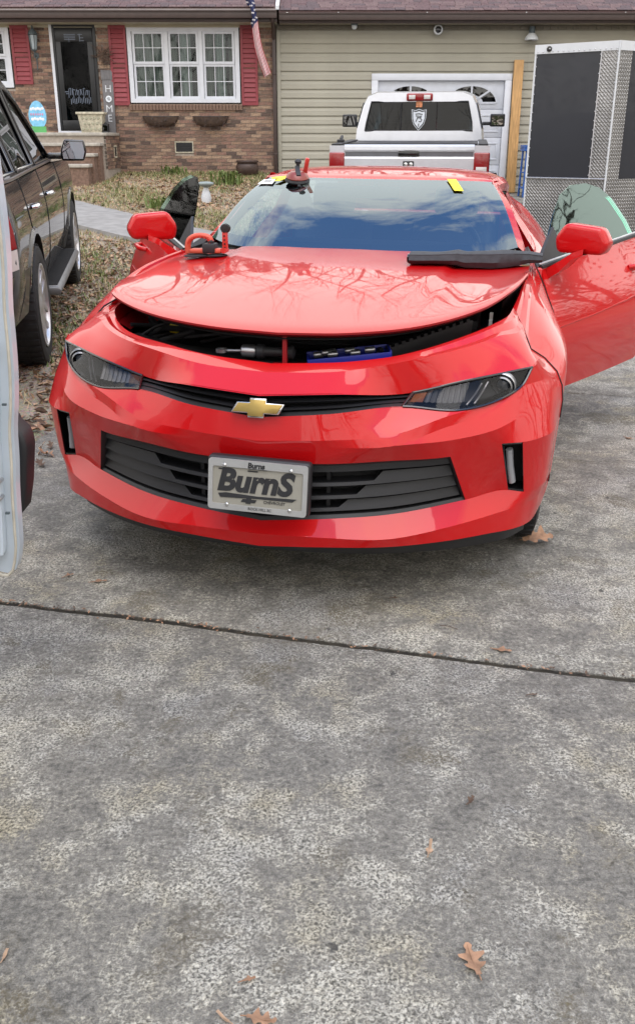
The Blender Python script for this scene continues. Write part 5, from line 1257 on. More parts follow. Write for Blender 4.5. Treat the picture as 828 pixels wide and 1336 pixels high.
# ================================================================ THINGS LYING ON AND IN THE COUPE (car space -> world)
def oncar(name, loc, label, cat, rot=(0, 0, 0)):
    t = thing(name, (0, 0, 0), label, cat); t.matrix_world = CM @ Matrix.Translation(loc) @ Matrix.Rotation(rot[2], 4, 'Z') @ Matrix.Rotation(rot[1], 4, 'Y') @ Matrix.Rotation(rot[0], 4, 'X'); return t
def hood_z(x, y):
    for k in range(NHC-1):
        f = (x-FEc[k][0])/max(1e-6, FEc[k+1][0]-FEc[k][0])
        if f <= 1 or k == NHC-2:
            f = max(0, min(1, f)); ya = lerp(FEc[k][1], FEc[k+1][1], f); yb = lerp(REc[k][1], REc[k+1][1], f); t = max(0, min(1, (y-ya)/(yb-ya)))
            return lerp(hoodpt(k, t)[2], hoodpt(k+1, t)[2], f)
# folded black mat on the bonnet by the screen
MY = 1.36
t = oncar('rubber_mat', (.58, MY, hood_z(.58, MY)+.004), 'black ribbed rubber mat folded over on the right rear of the red bonnet', 'mat')
rows = []
PRF = [(-.11, .0), (-.125, .018), (-.115, .042), (-.08, .05), (-.02, .047), (.05, .034), (.10, .014), (.115, .004), (.10, .0)]
for i in range(31):
    x = -.27+.53*i/30; k = (.85+.45*smooth01((x+.2)/.25))*(1-.55*smooth01((x-.10)/.19)); w = 1-.30*smooth01((x-.08)/.21); lift = .03*smooth01((x-.05)/.24)
    rows.append([(x+.002*math.sin(i*.9), y*w+.02*(i/30), z*k+.001*math.sin(i*.7+y*20)+lift*.4+hood_z(min(.79, .58+x), MY)-hood_z(.58, MY)) for y, z in PRF])
mm = part(t, 'sheet', MB().grid(rows, closed=True).add(rows[0], [tuple(range(9))]).add(rows[-1], [tuple(range(8, -1, -1))]), 'mat_rubber', smooth=50, merge=1e-5)
mb = MB()
for q in range(14):
    y, z = lerp(-.09, .09, q/13), 0
    mb.tube([(r_[3][0], lerp(r_[2][1], r_[6][1], q/13), lerp(r_[2][2], r_[6][2], q/13)+.006*math.sin(math.pi*q/13)) for r_ in rows[::3]], .0016, 4)
part(t, 'rib', mb, 'mat_rubber')
part(t, 'rolled_end', MB().tube([(-.275, -.085+.03*math.cos(a)*(1-a/20), .026+.018*math.sin(a)*(1-a/20)) for a in [k*.5 for k in range(22)]], .004, 5), 'gloss_black', smooth=60)
# suction clamp with a loop handle and an upright lever on the left rear of the bonnet
sx, sy = -.60, 1.40
t = oncar('suction_clamp', (sx, sy, hood_z(sx, sy)), 'orange red suction clamp with arched grip and upright lever on the left of the bonnet', 'suction clamp', (0, rad(-2), 0)); t.matrix_world = t.matrix_world @ Matrix.Diagonal((1, 1, .84, 1))
part(t, 'base_pad', MB().lathe([(0, .003), (.058, .003), (.06, .007), (.045, .012), (0, .014)], 26, 'z', (-.045, 0, 0)).lathe([(0, .0035), (.045, .0035), (.047, .007), (.035, .012), (0, .014)], 26, 'z', (.045, .005, 0)), 'rubber', smooth=40)
arch = [(-.085, 0, .018), (-.086, 0, .055), (-.075, 0, .088), (-.05, 0, .104), (-.01, 0, .106), (.015, 0, .096), (.022, 0, .075)]
part(t, 'grip', MB().tube(curve(arch, 4), .0135, 10), 'tool_orange_red', smooth=60)
mb = MB()
for k in range(9):
    p = curve(arch, 4)[7+k*2]; mb.box((p[0]-.003, -.0155, p[2]-.012), (p[0]+.003, .0155, p[2]-.002))
part(t, 'grip_tooth', mb, 'tool_red')
part(t, 'body', MB().box((-.075, -.022, .017), (.07, .022, .042)), 'tool_orange_red', bevel=.008)
part(t, 'pump_block', MB().box((-.012, -.03, .02), (.045, .03, .068)).box((.012, -.016, .066), (.034, .016, .085)), 'black_plastic', bevel=.006)
lv = part(t, 'lever', MB().box((-.012, -.010, 0), (.012, .010, .122)).xf(Matrix.Translation((.085, .0, .022)) @ Matrix.Rotation(rad(2), 4, 'Y')), 'tool_red', bevel=.005)
part(lv, 'knob', MB().lathe([(0, -.014), (.020, -.012), (.024, 0), (.020, .012), (0, .014)], 18, 'y', (.092, 0, .142)), 'rubber', smooth=50)
part(lv, 'pivot', MB().lathe([(0, -.02), (.014, -.02), (.014, .02), (0, .02)], 14, 'y', (.083, 0, .032)).box((.04, -.012, .018), (.085, .012, .04)), 'tool_red', smooth=40)
mb = MB()
for k in range(5): mb.lathe([(.0045, -.0125), (0, -.0135)], 8, 'y', (.088, 0, .045+k*.020))
part(lv, 'hole', mb, 'dark_void')
# flat clamp foot on the bonnet in front of the lever
# suction cup at the top of the screen
def ws_pt(u, v):   # u lateral -1..1 , v 0 bottom 1 top
    i = min(int(v*10), 9); f = v*10-i; j = (u+1)/2*(ncol-1); a = min(int(j), ncol-2); g_ = j-a
    p = Vector(wfull[i][a]).lerp(Vector(wfull[i][a+1]), g_).lerp(Vector(wfull[i+1][a]).lerp(Vector(wfull[i+1][a+1]), g_), f); return p
def ws_at(x, v):
    lo, hi = -1.0, 1.0
    for _ in range(30):
        m = (lo+hi)/2
        if ws_pt(m, v).x < x: lo = m
        else: hi = m
    return ws_pt(lo, v)
slope = math.atan2(.29, .72)
p = ws_at(-.395, .90)
t = oncar('suction_cup', tuple(p), 'red suction cup glass lifter stuck to the top left of the windscreen', 'suction cup', (slope*.6, 0, .35))
part(t, 'rubber_cup', MB().lathe([(0, .002), (.062, .002), (.066, .008), (.060, .018), (.03, .026), (0, .028)], 30), 'rubber', smooth=45)
part(t, 'disc', MB().lathe([(.058, .019), (.060, .024), (.050, .040), (.034, .050), (.0, .054)], 30), pmat('cup_red', (.20, .028, .015), rough=.4, coat=.3), smooth=45)
part(t, 'lever', MB().box((-.012, -.03, .05), (.012, .05, .062)).xf(Matrix.Rotation(rad(20), 4, 'X')), 'ink', bevel=.003)
part(t, 'post', MB().tube([(.005, .03, .05), (.006, .04, .085)], .010, 10).lathe([(0, .08), (.016, .082), (.018, .094), (.010, .102), (0, .102)], 14, 'z', (.006, .04, 0)), 'black_plastic', smooth=50)
part(t, 'handle', MB().box((.028, .03, .03), (.05, .052, .115)).xf(Matrix.Rotation(rad(8), 4, 'Y')), 'tool_red', bevel=.006)
part(t, 'tab', MB().box((-.008, -.095, .000), (.008, -.058, .006)), 'rubber', bevel=.002)
# paper tag and yellow tape on the glass and roof edge
def decal(name, pts, mat, label, cat, lift=.004):
    o = MB(); n = len(pts); up_ = Vector((0, -.37, .93))*lift
    A = [Vector(p)+up_ for p in pts]
    o.add([tuple(a) for a in A]+[tuple(a+Vector((0, -.37, .93))*.002) for a in A], [tuple(range(n-1, -1, -1)), tuple(range(n, 2*n))]+[(i, (i+1) % n, (i+1) % n+n, i+n) for i in range(n)])
    base = sum(A, Vector())/n
    t = oncar(name, tuple(base), label, cat); part(t, {'tape': 'strip', 'paper_tag': 'sheet'}[name], o.xf(Matrix.Translation(-base)), mat); return t
tg = decal('paper_tag', [ws_at(-.618, .80), ws_at(-.525, .815), ws_at(-.525, .915), ws_at(-.60, .905)], 'paper', 'white paper tag on the upper left corner of the windscreen', 'tag', .006)
for k in range(2):
    a = ws_at(-.585, .845+k*.03); b = ws_at(-.54, .852+k*.03); M0 = Vector(tg.matrix_world.inverted() @ (CM @ a)); M1 = Vector(tg.matrix_world.inverted() @ (CM @ b))
    part(tg, 'writing', MB().tube([M0+Vector((0, -.004, .009)), (M0+M1)/2+Vector((0, -.002, .0095)), M1+Vector((0, -.004, .009))], .0018, 4), 'sign_grey')
decal('tape', [ws_at(-.55, .925), ws_at(-.56, .965), ws_at(-.47, .998), ws_at(-.445, .975), ws_at(-.46, .945)], 'yellow_tape', 'bright yellow tape strip along the roof edge, beside the white tag', 'tape', .006)
decal('tape', [ws_at(-.525, .865), ws_at(-.49, .865), ws_at(-.445, .965), ws_at(-.475, .985)], 'yellow_tape', 'short yellow tape strip slanting down the glass between tag and suction cup', 'tape', .010)
decal('tape', [ws_at(.415, .77), ws_at(.460, .765), ws_at(.410, .998), ws_at(.365, .998)], 'yellow_tape', 'yellow tape strip at the top right of the windscreen, over the driver', 'tape', .006)
decal('tape', [(.05, .95, hood_z(.05, .95)), (.12, .955, hood_z(.12, .955)), (.12, .985, hood_z(.12, .985)), (.05, .98, hood_z(.05, .98))], 'yellow_tape', 'scrap of yellow tape on the middle of the bonnet', 'tape', .003) if False else None
# tools in the bonnet gap
t = oncar('ratchet_tool', (-.09, .36, .775), 'silver and black air ratchet lying across the radiator cover under the bonnet', 'tool', (0, 0, rad(3)))
part(t, 'head', MB().lathe([(.012, -.006), (.02, -.006), (.02, .006), (.012, .006), (.012, -.006)], 18, 'z', (-.125, 0, 0)), 'steel', smooth=40)
part(t, 'shaft', MB().tube([(-.105, 0, 0), (-.055, 0, .002)], .006, 8), 'steel', smooth=50)
part(t, 'collar', MB().lathe([(.012, -.058), (.021, -.052), (.022, -.012), (.018, -.006)], 18, 'x', (0, 0, .003)), 'steel', smooth=40)
part(t, 'grip', MB().lathe([(.018, -.006), (.024, 0), (.024, .02), (.017, .028), (.016, .085), (.023, .092), (.024, .12), (.012, .128)], 18, 'x', (0, 0, .003)), 'black_plastic', smooth=40)
t = oncar('blue_tool_tray', (.215, .41, .744), 'blue plastic tool tray resting on the radiator cover under the bonnet', 'tray', (0, rad(-6), rad(14)))
mb = MB().box((-.135, -.05, 0), (.135, .05, .004)).box((-.14, -.056, 0), (.14, -.050, .036)).box((-.14, .050, 0), (.14, .056, .040)).box((-.141, -.05, .001), (-.135, .05, .036)).box((.135, -.05, .001), (.141, .05, .040))
part(t, 'shell', mb, 'tray_blue', bevel=.002)
mb = MB(); r = random.Random(3)
for k in range(7): part(t, 'socket', MB().lathe([(.009, 0), (.011, .004), (.011, .03), (.008, .034), (0, .034)], 10, 'x', (r.uniform(-.12, .09), r.uniform(-.035, .035), .03+r.random()*.012)), 'steel', smooth=40)
# ================================================================ DARK SUV ON THE LAWN
suv = thing('suv', (-1.885, 6.42, .016), 'dark brown grey suv with chrome wheels parked on the leafy lawn', 'car', (rad(2.0), 0, rad(9.6)))
SP = 'suv_paint'
def sx_(y, z):
    b = interp([(.40, -.075), (.62, -.015), (.85, .0), (1.02, -.012), (1.16, -.045), (1.22, -.065), (1.90, -.30)], z)
    if y < -.75: b -= ((-.75-y)/.30)**2*.10
    if y > 3.6: b -= ((y-3.6)/.6)**2*.22
    return b
def arch(cy, r, n=14): return [(cy-r*math.cos(math.pi*k/n), max(.42, .41+r*math.sin(math.pi*k/n))) for k in range(n+1)]
FWY = 3.2
OUT = [(-1.08, .50)] + arch(0, .47)[0:] + arch(FWY, .47) + [(4.05, .46), (4.15, .62), (4.13, .90), (4.02, 1.07), (3.3, 1.17), (2.45, 1.20), (1.0, 1.215), (-.3, 1.225), (-.95, 1.24), (-1.06, 1.20), (-1.10, .92), (-1.11, .70)]
SMAT = Matrix.Scale(1, 4)
part(suv, 'body_side', cdt_panel(OUT, lambda y, z: (sx_(y, z), y, z), .08), SP, smooth=50)
def far_(mb): return [( -2.0-v[0], v[1], v[2]) for v in mb.v]
mb = cdt_panel(OUT, lambda y, z: (sx_(y, z), y, z), .12); mb.v = far_(mb); part(suv, 'body_side', mb, SP, smooth=50)
for cy in (0, FWY):
    ar_ = arch(cy, .47)
    part(suv, 'wheel_arch', MB().grid([[(sx_(y, z)+dx, y+(y-cy)*q, z+(z-.41)*q) for y, z in ar_] for dx, q in ((0, 0), (.012, .0), (.012, .07), (-.002, .10))]), SP, smooth=40)
    part(suv, 'wheel_well', MB().grid([[(sx_(y, z)+dx, y, z) for y, z in ar_] for dx in (0, -.5)]).add([(-.5, cy-.47, .42), (-.5, cy+.47, .42), (-.5, cy+.47, .9), (-.5, cy-.47, .9)], [(0, 1, 2, 3)]), 'dark_void', smooth=50)
# greenhouse
GH = [(-.95, 1.245), (-.90, 1.55), (-.78, 1.80), (-.3, 1.855), (.5, 1.875), (1.2, 1.85), (1.55, 1.74), (2.32, 1.215), (1.0, 1.22), (-.3, 1.23)]
WINS = [[(-.80, 1.275), (-.74, 1.55), (-.66, 1.715), (-.10, 1.76), (-.10, 1.27)], [(.03, 1.268), (.03, 1.765), (.88, 1.785), (.93, 1.26)], [(1.06, 1.255), (1.02, 1.785), (1.22, 1.77), (1.50, 1.67), (2.12, 1.245)]]
part(suv, 'pillar_panel', cdt_panel(GH, lambda y, z: (sx_(y, z), y, z), .09, WINS), SP, smooth=50)
for w in WINS:
    wd = part(suv, 'window', thicken(cdt_panel(w, lambda y, z: (sx_(y, z)-.012, y, z), .2), (-.005, 0, 0)), 'suv_glass', smooth=50)
    part(wd, 'frame', MB().tube([(sx_(y, z)+.0, y, z) for y, z in w+w[:1]], .013, 6), 'gloss_black', smooth=60)
mb = cdt_panel(GH, lambda y, z: (sx_(y, z), y, z), .15); mb.v = far_(mb); part(suv, 'pillar_panel', mb, SP, smooth=50)
part(suv, 'window', MB().box((-1.6, -.4, 1.2), (-.5, 1.6, 1.3)), 'dark_void')
top = [(-.95, 1.245), (-.90, 1.55), (-.78, 1.80), (-.3, 1.855), (.5, 1.875), (1.2, 1.85), (1.55, 1.74), (2.32, 1.215)]
part(suv, 'roof', MB().grid([[(lerp(sx_(y, z), -2-sx_(y, z), k/8), y, z+.03*math.sin(math.pi*k/8)) for k in range(9)] for y, z in top[2:6]]), SP, smooth=50)
part(suv, 'rear_glass', MB().grid([[(lerp(sx_(y, z), -2-sx_(y, z), k/8), y-.05*math.sin(math.pi*k/8), z) for k in range(9)] for y, z in top[:3]]), 'suv_glass', smooth=50)
part(suv, 'windscreen', MB().grid([[(lerp(sx_(y, z), -2-sx_(y, z), k/8), y+.08*math.sin(math.pi*k/8), z+.02*math.sin(math.pi*k/8)) for k in range(9)] for y, z in top[5:]]), 'suv_glass', smooth=50)
part(suv, 'bonnet', MB().grid([[(lerp(sx_(y, z), -2-sx_(y, z), k/8), y+.1*math.sin(math.pi*k/8), z+.04*math.sin(math.pi*k/8)) for k in range(9)] for y, z in ((2.30, 1.205), (3.3, 1.17), (4.02, 1.07), (4.13, .90), (4.15, .62), (4.05, .46))]), SP, smooth=40)
part(suv, 'tailgate', MB().grid([[(lerp(sx_(y, z), -2-sx_(y, z), k/8), y-.05*math.sin(math.pi*k/8), z) for k in range(9)] for y, z in ((-.95, 1.245), (-1.06, 1.20), (-1.10, .92), (-1.11, .70))]), SP, smooth=40)
part(suv, 'rear_bumper', MB().grid([[(lerp(sx_(-1.0, z)+.01, -2-sx_(-1, z), k/10), y-.06*math.sin(math.pi*k/10), z) for k in range(11)] for y, z in ((-1.09, .74), (-1.15, .72), (-1.17, .55), (-1.12, .44), (-.9, .42))]), 'grey_plastic', smooth=35)
part(suv, 'bumper_end', MB().add([(sx_(-1.0, .8)+.016, -1.09, .745), (sx_(-.6, .8)+.016, -.52, .745), (sx_(-.6, .5)+.016, -.50, .46), (sx_(-1.0, .5)+.02, -1.12, .44), (sx_(-1, .5)-.03, -1.16, .5), (sx_(-1, .8)-.03, -1.15, .72)], [(0, 3, 2, 1), (0, 5, 4, 3)]), pmat('suv_bumper', (.032, .028, .026), rough=.4, coat=.5))
tl = part(suv, 'tail_light', MB().grid([[(sx_(-.85, z)+.006, -.84-.02*k, z), (sx_(-1.0, z)+.014, -1.0, z), (sx_(-1.08, z)+.004, -1.10, z), (sx_(-1.1, z)-.12, -1.125, z)] for k, z in ((0, .90), (1, 1.0), (1.5, 1.1), (1.5, 1.17), (0, 1.20))]), 'tail_red', smooth=60)
part(tl, 'reverse_lens', MB().grid([[(sx_(-.85, z)+.006, -.84, z), (sx_(-1.0, z)+.014, -1.0, z), (sx_(-1.08, z)+.004, -1.10, z), (sx_(-1.1, z)-.12, -1.125, z)] for z in (.78, .895)]), 'tail_white', smooth=60)
# door cut lines, mouldings, handles
for P in ([(-.05, 1.22), (-.06, .95), (.30, .80), (.52, .60), (.55, .47)], [(1.0, 1.215), (.99, .80), (.96, .47)], [(2.32, 1.20), (2.36, .9), (2.30, .47)]):
    q = curve([(y, z, 0) for y, z in P], 5); part(suv, 'door_gap', MB().tube([(sx_(a[0], a[1])-.001, a[0], a[1]) for a in q], .005, 5), 'dark_void')
part(suv, 'belt_moulding', MB().tube([(sx_(y, 1.235)+.004, y, z) for y, z in ((-.9, 1.248), (-.3, 1.242), (1.0, 1.235), (2.2, 1.225))], .011, 6), pmat('belt_grey', (.10, .09, .10), rough=.3, coat=.5), smooth=60)
for y in (.20, 1.22):
    part(suv, 'handle', MB().tube([(sx_(y, 1.03), y-.10, 1.035), (sx_(y, 1.03)+.035, y-.07, 1.04), (sx_(y, 1.03)+.038, y+.07, 1.04), (sx_(y, 1.03), y+.10, 1.035)], [.012, .017, .017, .012], 8), 'chrome', smooth=50)
rbd = part(suv, 'running_board', MB().add([(x, y, z) for y in (.62, 2.62) for x, z in ((-.16, .42), (.05, .42), (.075, .39), (.06, .355), (-.16, .36))], [(0, 1, 6, 5), (1, 2, 7, 6), (2, 3, 8, 7), (3, 4, 9, 8), (4, 3, 2, 1, 0), (5, 6, 7, 8, 9)]), pmat('step_grey', (.16, .16, .165), rough=.4, metal=.4), bevel=.012)
mb = MB()
for i in range(36): mb.box((-.12, .70+i*.052, .4205), (.04, .70+i*.052+.026, .427))
part(rbd, 'tread_strip', mb, 'rubber')
for cy in (0, FWY): wheel(suv, (-.125, cy, .405), 1, 1.155, roll=.4+cy)
wheel(suv, (-1.875, 0, .405), -1, 1.155); wheel(suv, (-1.875, FWY, .405), -1, 1.155)
mr = part(suv, 'mirror', MB().add([(x, y, z) for x, y, z in [(.05, 1.98, 1.225), (.24, 1.95, 1.225), (.265, 1.95, 1.30), (.25, 1.95, 1.395), (.08, 1.97, 1.40), (.045, 1.98, 1.31), (.06, 2.10, 1.23), (.23, 2.08, 1.24), (.25, 2.08, 1.30), (.235, 2.08, 1.37), (.09, 2.10, 1.38), (.055, 2.1, 1.31)]],
   [(0, 1, 2, 3, 4, 5), (11, 10, 9, 8, 7, 6), (0, 6, 7, 1), (1, 7, 8, 2), (2, 8, 9, 3), (3, 9, 10, 4), (4, 10, 11, 5), (5, 11, 6, 0)]).box((-.07, 1.99, 1.24), (.06, 2.07, 1.29)), 'gloss_black', bevel=.018, bseg=3)
part(mr, 'mirror_glass', MB().prism([(.07, 1.245), (.23, 1.245), (.247, 1.30), (.235, 1.375), (.09, 1.382), (.065, 1.31)], lambda u, v, w: (u, 1.951-.06*(u-.15)*0+w*.01, v)).xf(Matrix.Translation((0, -.006, 0))), 'mirror_face')
part(suv, 'chassis', MB().box((-1.85, -1.0, .38), (-.15, 4.0, .50)), 'dark_void')

# ================================================================ SILVER PICKUP
tk = thing('pickup_truck', (1.135, 12.3, drive_z(12.3)-.01), 'silver pickup truck seen from behind in front of the white garage door', 'truck', (rad(1.6), 0, rad(-8.8)))
TP = 'silver_paint'
tg_ = part(tk, 'tailgate', MB().grid([[(x, y, z) for x in (-.80, -.4, 0, .4, .80)] for y, z in ((.06, 1.225), (.0, 1.225), (-.028, 1.205), (-.032, 1.165), (-.012, 1.145), (-.008, 1.085), (-.022, 1.065), (-.02, .80), (-.0, .66), (.05, .64))]), TP, smooth=25)
part(tg_, 'groove_band', MB().grid([[(x, y, z) for x in (-.79, .79)] for y, z in ((-.0135, 1.143), (-.0105, 1.088))]), pmat('band_grey', (.14, .145, .16), rough=.4, coat=.5))  # dark grey strip along the groove across the tailgate
part(tg_, 'handle', MB().box((-.13, -.022, 1.09), (.13, .0, 1.145)), 'gloss_black', bevel=.006)
bd_ = part(tg_, 'badge', MB().box((-.068, -.032, .965), (.068, -.018, 1.035)), 'black_plastic', bevel=.006)
mb = MB()
for s in (1, -1): mb.lathe([(.028, -.033), (.024, -.042), (.012, -.045), (0, -.046)], 14, 'y', (s*.032, 0, .995)); mb.prism([(0, .968), (s*.02, .985), (s*.012, 1.0), (0, .99)][::s], lambda u, v, w: (u, -.040+w*.008, v))
part(bd_, 'ram_horns', mb, 'chrome', smooth=50)
for s in (1, -1):
    bs = part(tk, 'bed_side', MB().grid([[(s*x, y, z) for y in (-.02, .1, .8, 1.4, 1.95)] for x, z in ((.86, 1.215), (.955, 1.215), (.985, 1.18), (.985, 1.0), (.995, .90), (.97, .60))]).grid([[(s*x, -.02, z) for x in (.80, .985)] for z in (.60, .9, 1.215)]).grid([[(s*.86, y, z) for y in (-.02, 1.95)] for z in (1.215, .75)]), TP, smooth=30)
    t_ = part(tk, 'tail_light', MB().box((s*.845-.07, -.045, .84), (s*.845+.125*s if s > 0 else s*.845+.07, .12, 1.135)) if False else MB().box((min(s*.80, s*.992), -.045, .84), (max(s*.80, s*.992), .14, 1.135)), 'tail_red', bevel=.018, bseg=3)
    part(t_, 'reverse_lens', MB().box((min(s*.83, s*.96), -.050, .90), (max(s*.83, s*.96), -.04, .97)), 'tail_white', bevel=.004)
    part(bs, 'rail_cap', MB().box((min(s*.85, s*.965), -.01, 1.2155), (max(s*.85, s*.965), 1.9, 1.235)), 'black_plastic', bevel=.006)
    wheel(tk, (s*.86, 1.05, .39), s, 1.10); wheel(tk, (s*.86, 4.6, .39), s, 1.10)
part(tk, 'bed_cover', MB().box((-.85, .02, 1.18), (.85, 1.93, 1.212)), 'black_plastic', bevel=.01)
part(tk, 'cover_bow', MB().box((-.83, .28, 1.212), (.83, .33, 1.228)), 'black_plastic')
part(tk, 'rail_clamp', MB().box((-.965, .5, 1.235), (-.88, .62, 1.27)).tube([(-.92, .6, 1.26), (-.93, .75, 1.30), (-.96, .85, 1.27)], .02, 8), 'black_plastic', bevel=.006)
bp_ = part(tk, 'rear_bumper', MB().box((-.97, -.16, .46), (.97, .05, .64)), 'chrome', bevel=.03, bseg=3)
part(tk, 'chassis', MB().box((-.75, .0, .40), (.75, 5.2, .62)), 'dark_void')
# cab: rear wall with window opening, roof, doors
CB = [(-.90, 1.215), (.90, 1.215), (.885, 1.36), (.80, 1.67), (.735, 1.795), (.60, 1.845), (-.60, 1.845), (-.735, 1.795), (-.80, 1.67), (-.885, 1.36)]
CW = [(-.765, 1.345), (.765, 1.345), (.745, 1.46), (.685, 1.725), (-.685, 1.725), (-.745, 1.46)]
def cabf(x, z): return (x, 1.98+.10*max(0, (z-1.25))/.6+.05*(x/.9)**2, z)
part(tk, 'cab_rear', cdt_panel(CB, cabf, .09, [CW]), TP, smooth=40)
rw = part(tk, 'rear_window', cdt_panel([(x*1.03, z+(.01 if z > 1.5 else -.01)) for x, z in CW], lambda x, z: tuple(Vector(cabf(x, z))+Vector((0, .012, 0))), .2), 'truck_glass', smooth=50)
part(rw, 'seal', MB().tube([tuple(Vector(cabf(x, z))+Vector((0, -.001, 0))) for x, z in CW+CW[:1]], .012, 6), 'rubber', smooth=60)
part(rw, 'slider_frame', MB().box((-.26, 2.0, 1.36), (-.245, 2.05, 1.72)).box((.245, 2.0, 1.36), (.26, 2.05, 1.72)).xf(Matrix.Identity(4)), 'gloss_black')
cs = []
for y, k, dz in ((0, 1, 0), (.25, 1.03, .02), (.9, 1.05, .03), (1.6, 1.02, .0), (1.95, .93, -.10)):
    cs.append([(x*k, cabf(x, z)[1]+y, z+(dz if z > 1.58 else 0)) for x, z in CB[1:]+CB[:1]])
part(tk, 'cab_roof', MB().grid(cs), TP, smooth=40)
part(tk, 'cab_lower', MB().box((-.985, 1.98, .55), (.985, 4.0, 1.21)), TP, bevel=.05, bseg=3)
part(tk, 'bonnet', MB().box((-.95, 3.9, .55), (.95, 5.5, 1.18)), TP, bevel=.10, bseg=4)
part(tk, 'windscreen', MB().grid([[(x, y, z) for x in (-.72, 0, .72)] for y, z in ((3.75, 1.80), (4.25, 1.22))]), 'truck_glass')
for s in (1, -1):
    m_ = part(tk, 'mirror', MB().box((min(s*1.02, s*1.24), 3.15, 1.38), (max(s*1.02, s*1.24), 3.27, 1.56)).box((min(s*.88, s*1.04), 3.18, 1.40), (max(s*.88, s*1.04), 3.24, 1.45)), 'black_plastic', bevel=.02, bseg=3)
    part(m_, 'mirror_glass', MB().box((min(s*1.045, s*1.215), 3.143, 1.405), (max(s*1.045, s*1.215), 3.149, 1.535)), 'mirror_face')
    part(tk, 'side_window', MB().grid([[(s*(x+.012), y, z) for y in (2.2, 3.5)] for x, z in ((.90, 1.38), (.80, 1.72))]), 'truck_glass')
    part(tk, 'seat', MB().box((s*.42-.26, 3.2, .9), (s*.42+.26, 3.4, 1.44)).box((s*.42-.13, 3.2, 1.46), (s*.42+.13, 3.32, 1.62)), 'seat_leather', bevel=.05, bseg=3)
part(tk, 'rear_bench', MB().box((-.70, 2.20, .9), (.70, 2.36, 1.36)), 'seat_leather', bevel=.05, bseg=3)
sl = part(tk, 'stop_lamp', MB().box((-.185, 2.035, 1.735), (.185, 2.12, 1.835)), 'tail_red', bevel=.02, bseg=3)
for s in (1, -1): part(sl, 'cargo_lens', MB().box((min(s*.06, s*.15), 2.030, 1.757), (max(s*.06, s*.15), 2.036, 1.812)), 'tail_white', bevel=.003)
part(sl, 'lamp_housing', MB().box((-.055, 2.025, 1.74), (.055, 2.034, 1.83)), 'tail_red', bevel=.004)
def gp_(x, z):
    z -= .01
    return Vector(cabf(x, z))+Vector((0, -.004, 0))
shd = [(-.105, 1.635), (-.05, 1.625), (0, 1.64), (.05, 1.625), (.105, 1.635), (.10, 1.52), (.075, 1.44), (.0, 1.355), (-.075, 1.44), (-.10, 1.52)]
ds = part(tk, 'shield_decal', MB().prism(shd, lambda u, v, w: tuple(gp_(u, v)+Vector((0, w*.003, 0)))), pmat('decal_white', (.62, .66, .70), rough=.5))
def ring_(pts, a, b, dy):
    c = (0, 1.515); A = [((x-c[0])*a, c[1]+(z-c[1])*a) for x, z in pts]; Bq = [((x-c[0])*b, c[1]+(z-c[1])*b) for x, z in pts]
    return MB().grid([[tuple(gp_(x, z)+Vector((0, dy, 0))) for x, z in A], [tuple(gp_(x, z)+Vector((0, dy, 0))) for x, z in Bq]], closed=True)
part(ds, 'shield_border', ring_(shd, .93, .80, -.002), 'ink')
mb = MB()
for P in ([(-.05, 1.575), (.0, 1.58), (.05, 1.572)], [(-.045, 1.55), (-.01, 1.552), (-.03, 1.50), (-.04, 1.475)], [(.0, 1.545), (.04, 1.55), (.02, 1.52), (.045, 1.50), (.03, 1.475), (.0, 1.48)], [(-.02, 1.525), (.03, 1.53)], [(0, 1.45), (.0, 1.41)]):
    mb.tube([tuple(gp_(x, z)+Vector((0, -.003, 0))) for x, z in P], .006, 5)
part(ds, 'scrawl', mb, 'ink')
part(tk, 'sticker', MB().prism([(-.045, 1.655), (.04, 1.655), (.045, 1.73), (-.045, 1.73)], lambda u, v, w: tuple(Vector(cabf(u, v))+Vector((0, w*.003-.006, 0)))), pmat('sticker_orange', (.55, .20, .08), rough=.5, var=.5, vscale=30))

# ================================================================ ENCLOSED TRAILER
TA, TB, TC = Vector((2.37, 11.15, 0)), Vector((3.12, 10.62, 0)), Vector((4.25, 11.30, 0))
tr = thing('cargo_trailer', (3.12, 10.62, 0), 'black enclosed cargo trailer with diamond plate nose and white top trim', 'trailer')
def T_(mb): return mb.xf(Matrix.Translation((-3.12, -10.62, 0)))
def wall(P, Q, z0, z1, mat, name, off=0, u0=0, u1=1, thick=.02):
    d = (Q-P); n_ = Vector((d.y, -d.x, 0)).normalized()
    a = P+d*u0+n_*off; b = P+d*u1+n_*off; l_ = (b-a).length
    vs = [(a.x, a.y, z0), (b.x, b.y, z0), (b.x, b.y, z1), (a.x, a.y, z1)]; vs += [(v[0]-n_.x*thick, v[1]-n_.y*thick, v[2]) for v in vs]
    o = part(tr, name, T_(MB().add(vs, [(0, 1, 2, 3), (7, 6, 5, 4), (0, 4, 5, 1), (1, 5, 6, 2), (2, 6, 7, 3), (3, 7, 4, 0)])), mat, recalc=False)
    uv = o.data.uv_layers.new(name='plate')
    for lp in o.data.loops:
        v = o.data.vertices[lp.vertex_index].co; w = Vector((v.x+3.12, v.y+10.62, 0))
        uv.data[lp.index].uv = ((w-P).dot(d.normalized())+.3, v.z)
    return o
Z0, ZS, ZT, ZC = .40, 1.07, 2.34, 2.43
TD = TA+Vector((1.75, 6.0, 0)); TE = TC+Vector((1.75, 6.0, 0))
wall(TA, TB, ZS, ZT, 'trailer_black', 'nose_panel', 0); wall(TB, TC, ZS, ZT, 'trailer_black', 'nose_panel', 0)
wall(TA, TB, Z0, ZS+.012, 'diamond_plate', 'stone_guard', .008); wall(TB, TC, Z0, ZS+.012, 'diamond_plate', 'stone_guard', .008)
wall(TA, TB, ZS+.012, ZT, 'diamond_plate', 'corner_plate', .007, .80, 1.0); wall(TB, TC, ZS+.012, ZT, 'diamond_plate', 'corner_plate', .007, 0, .14)
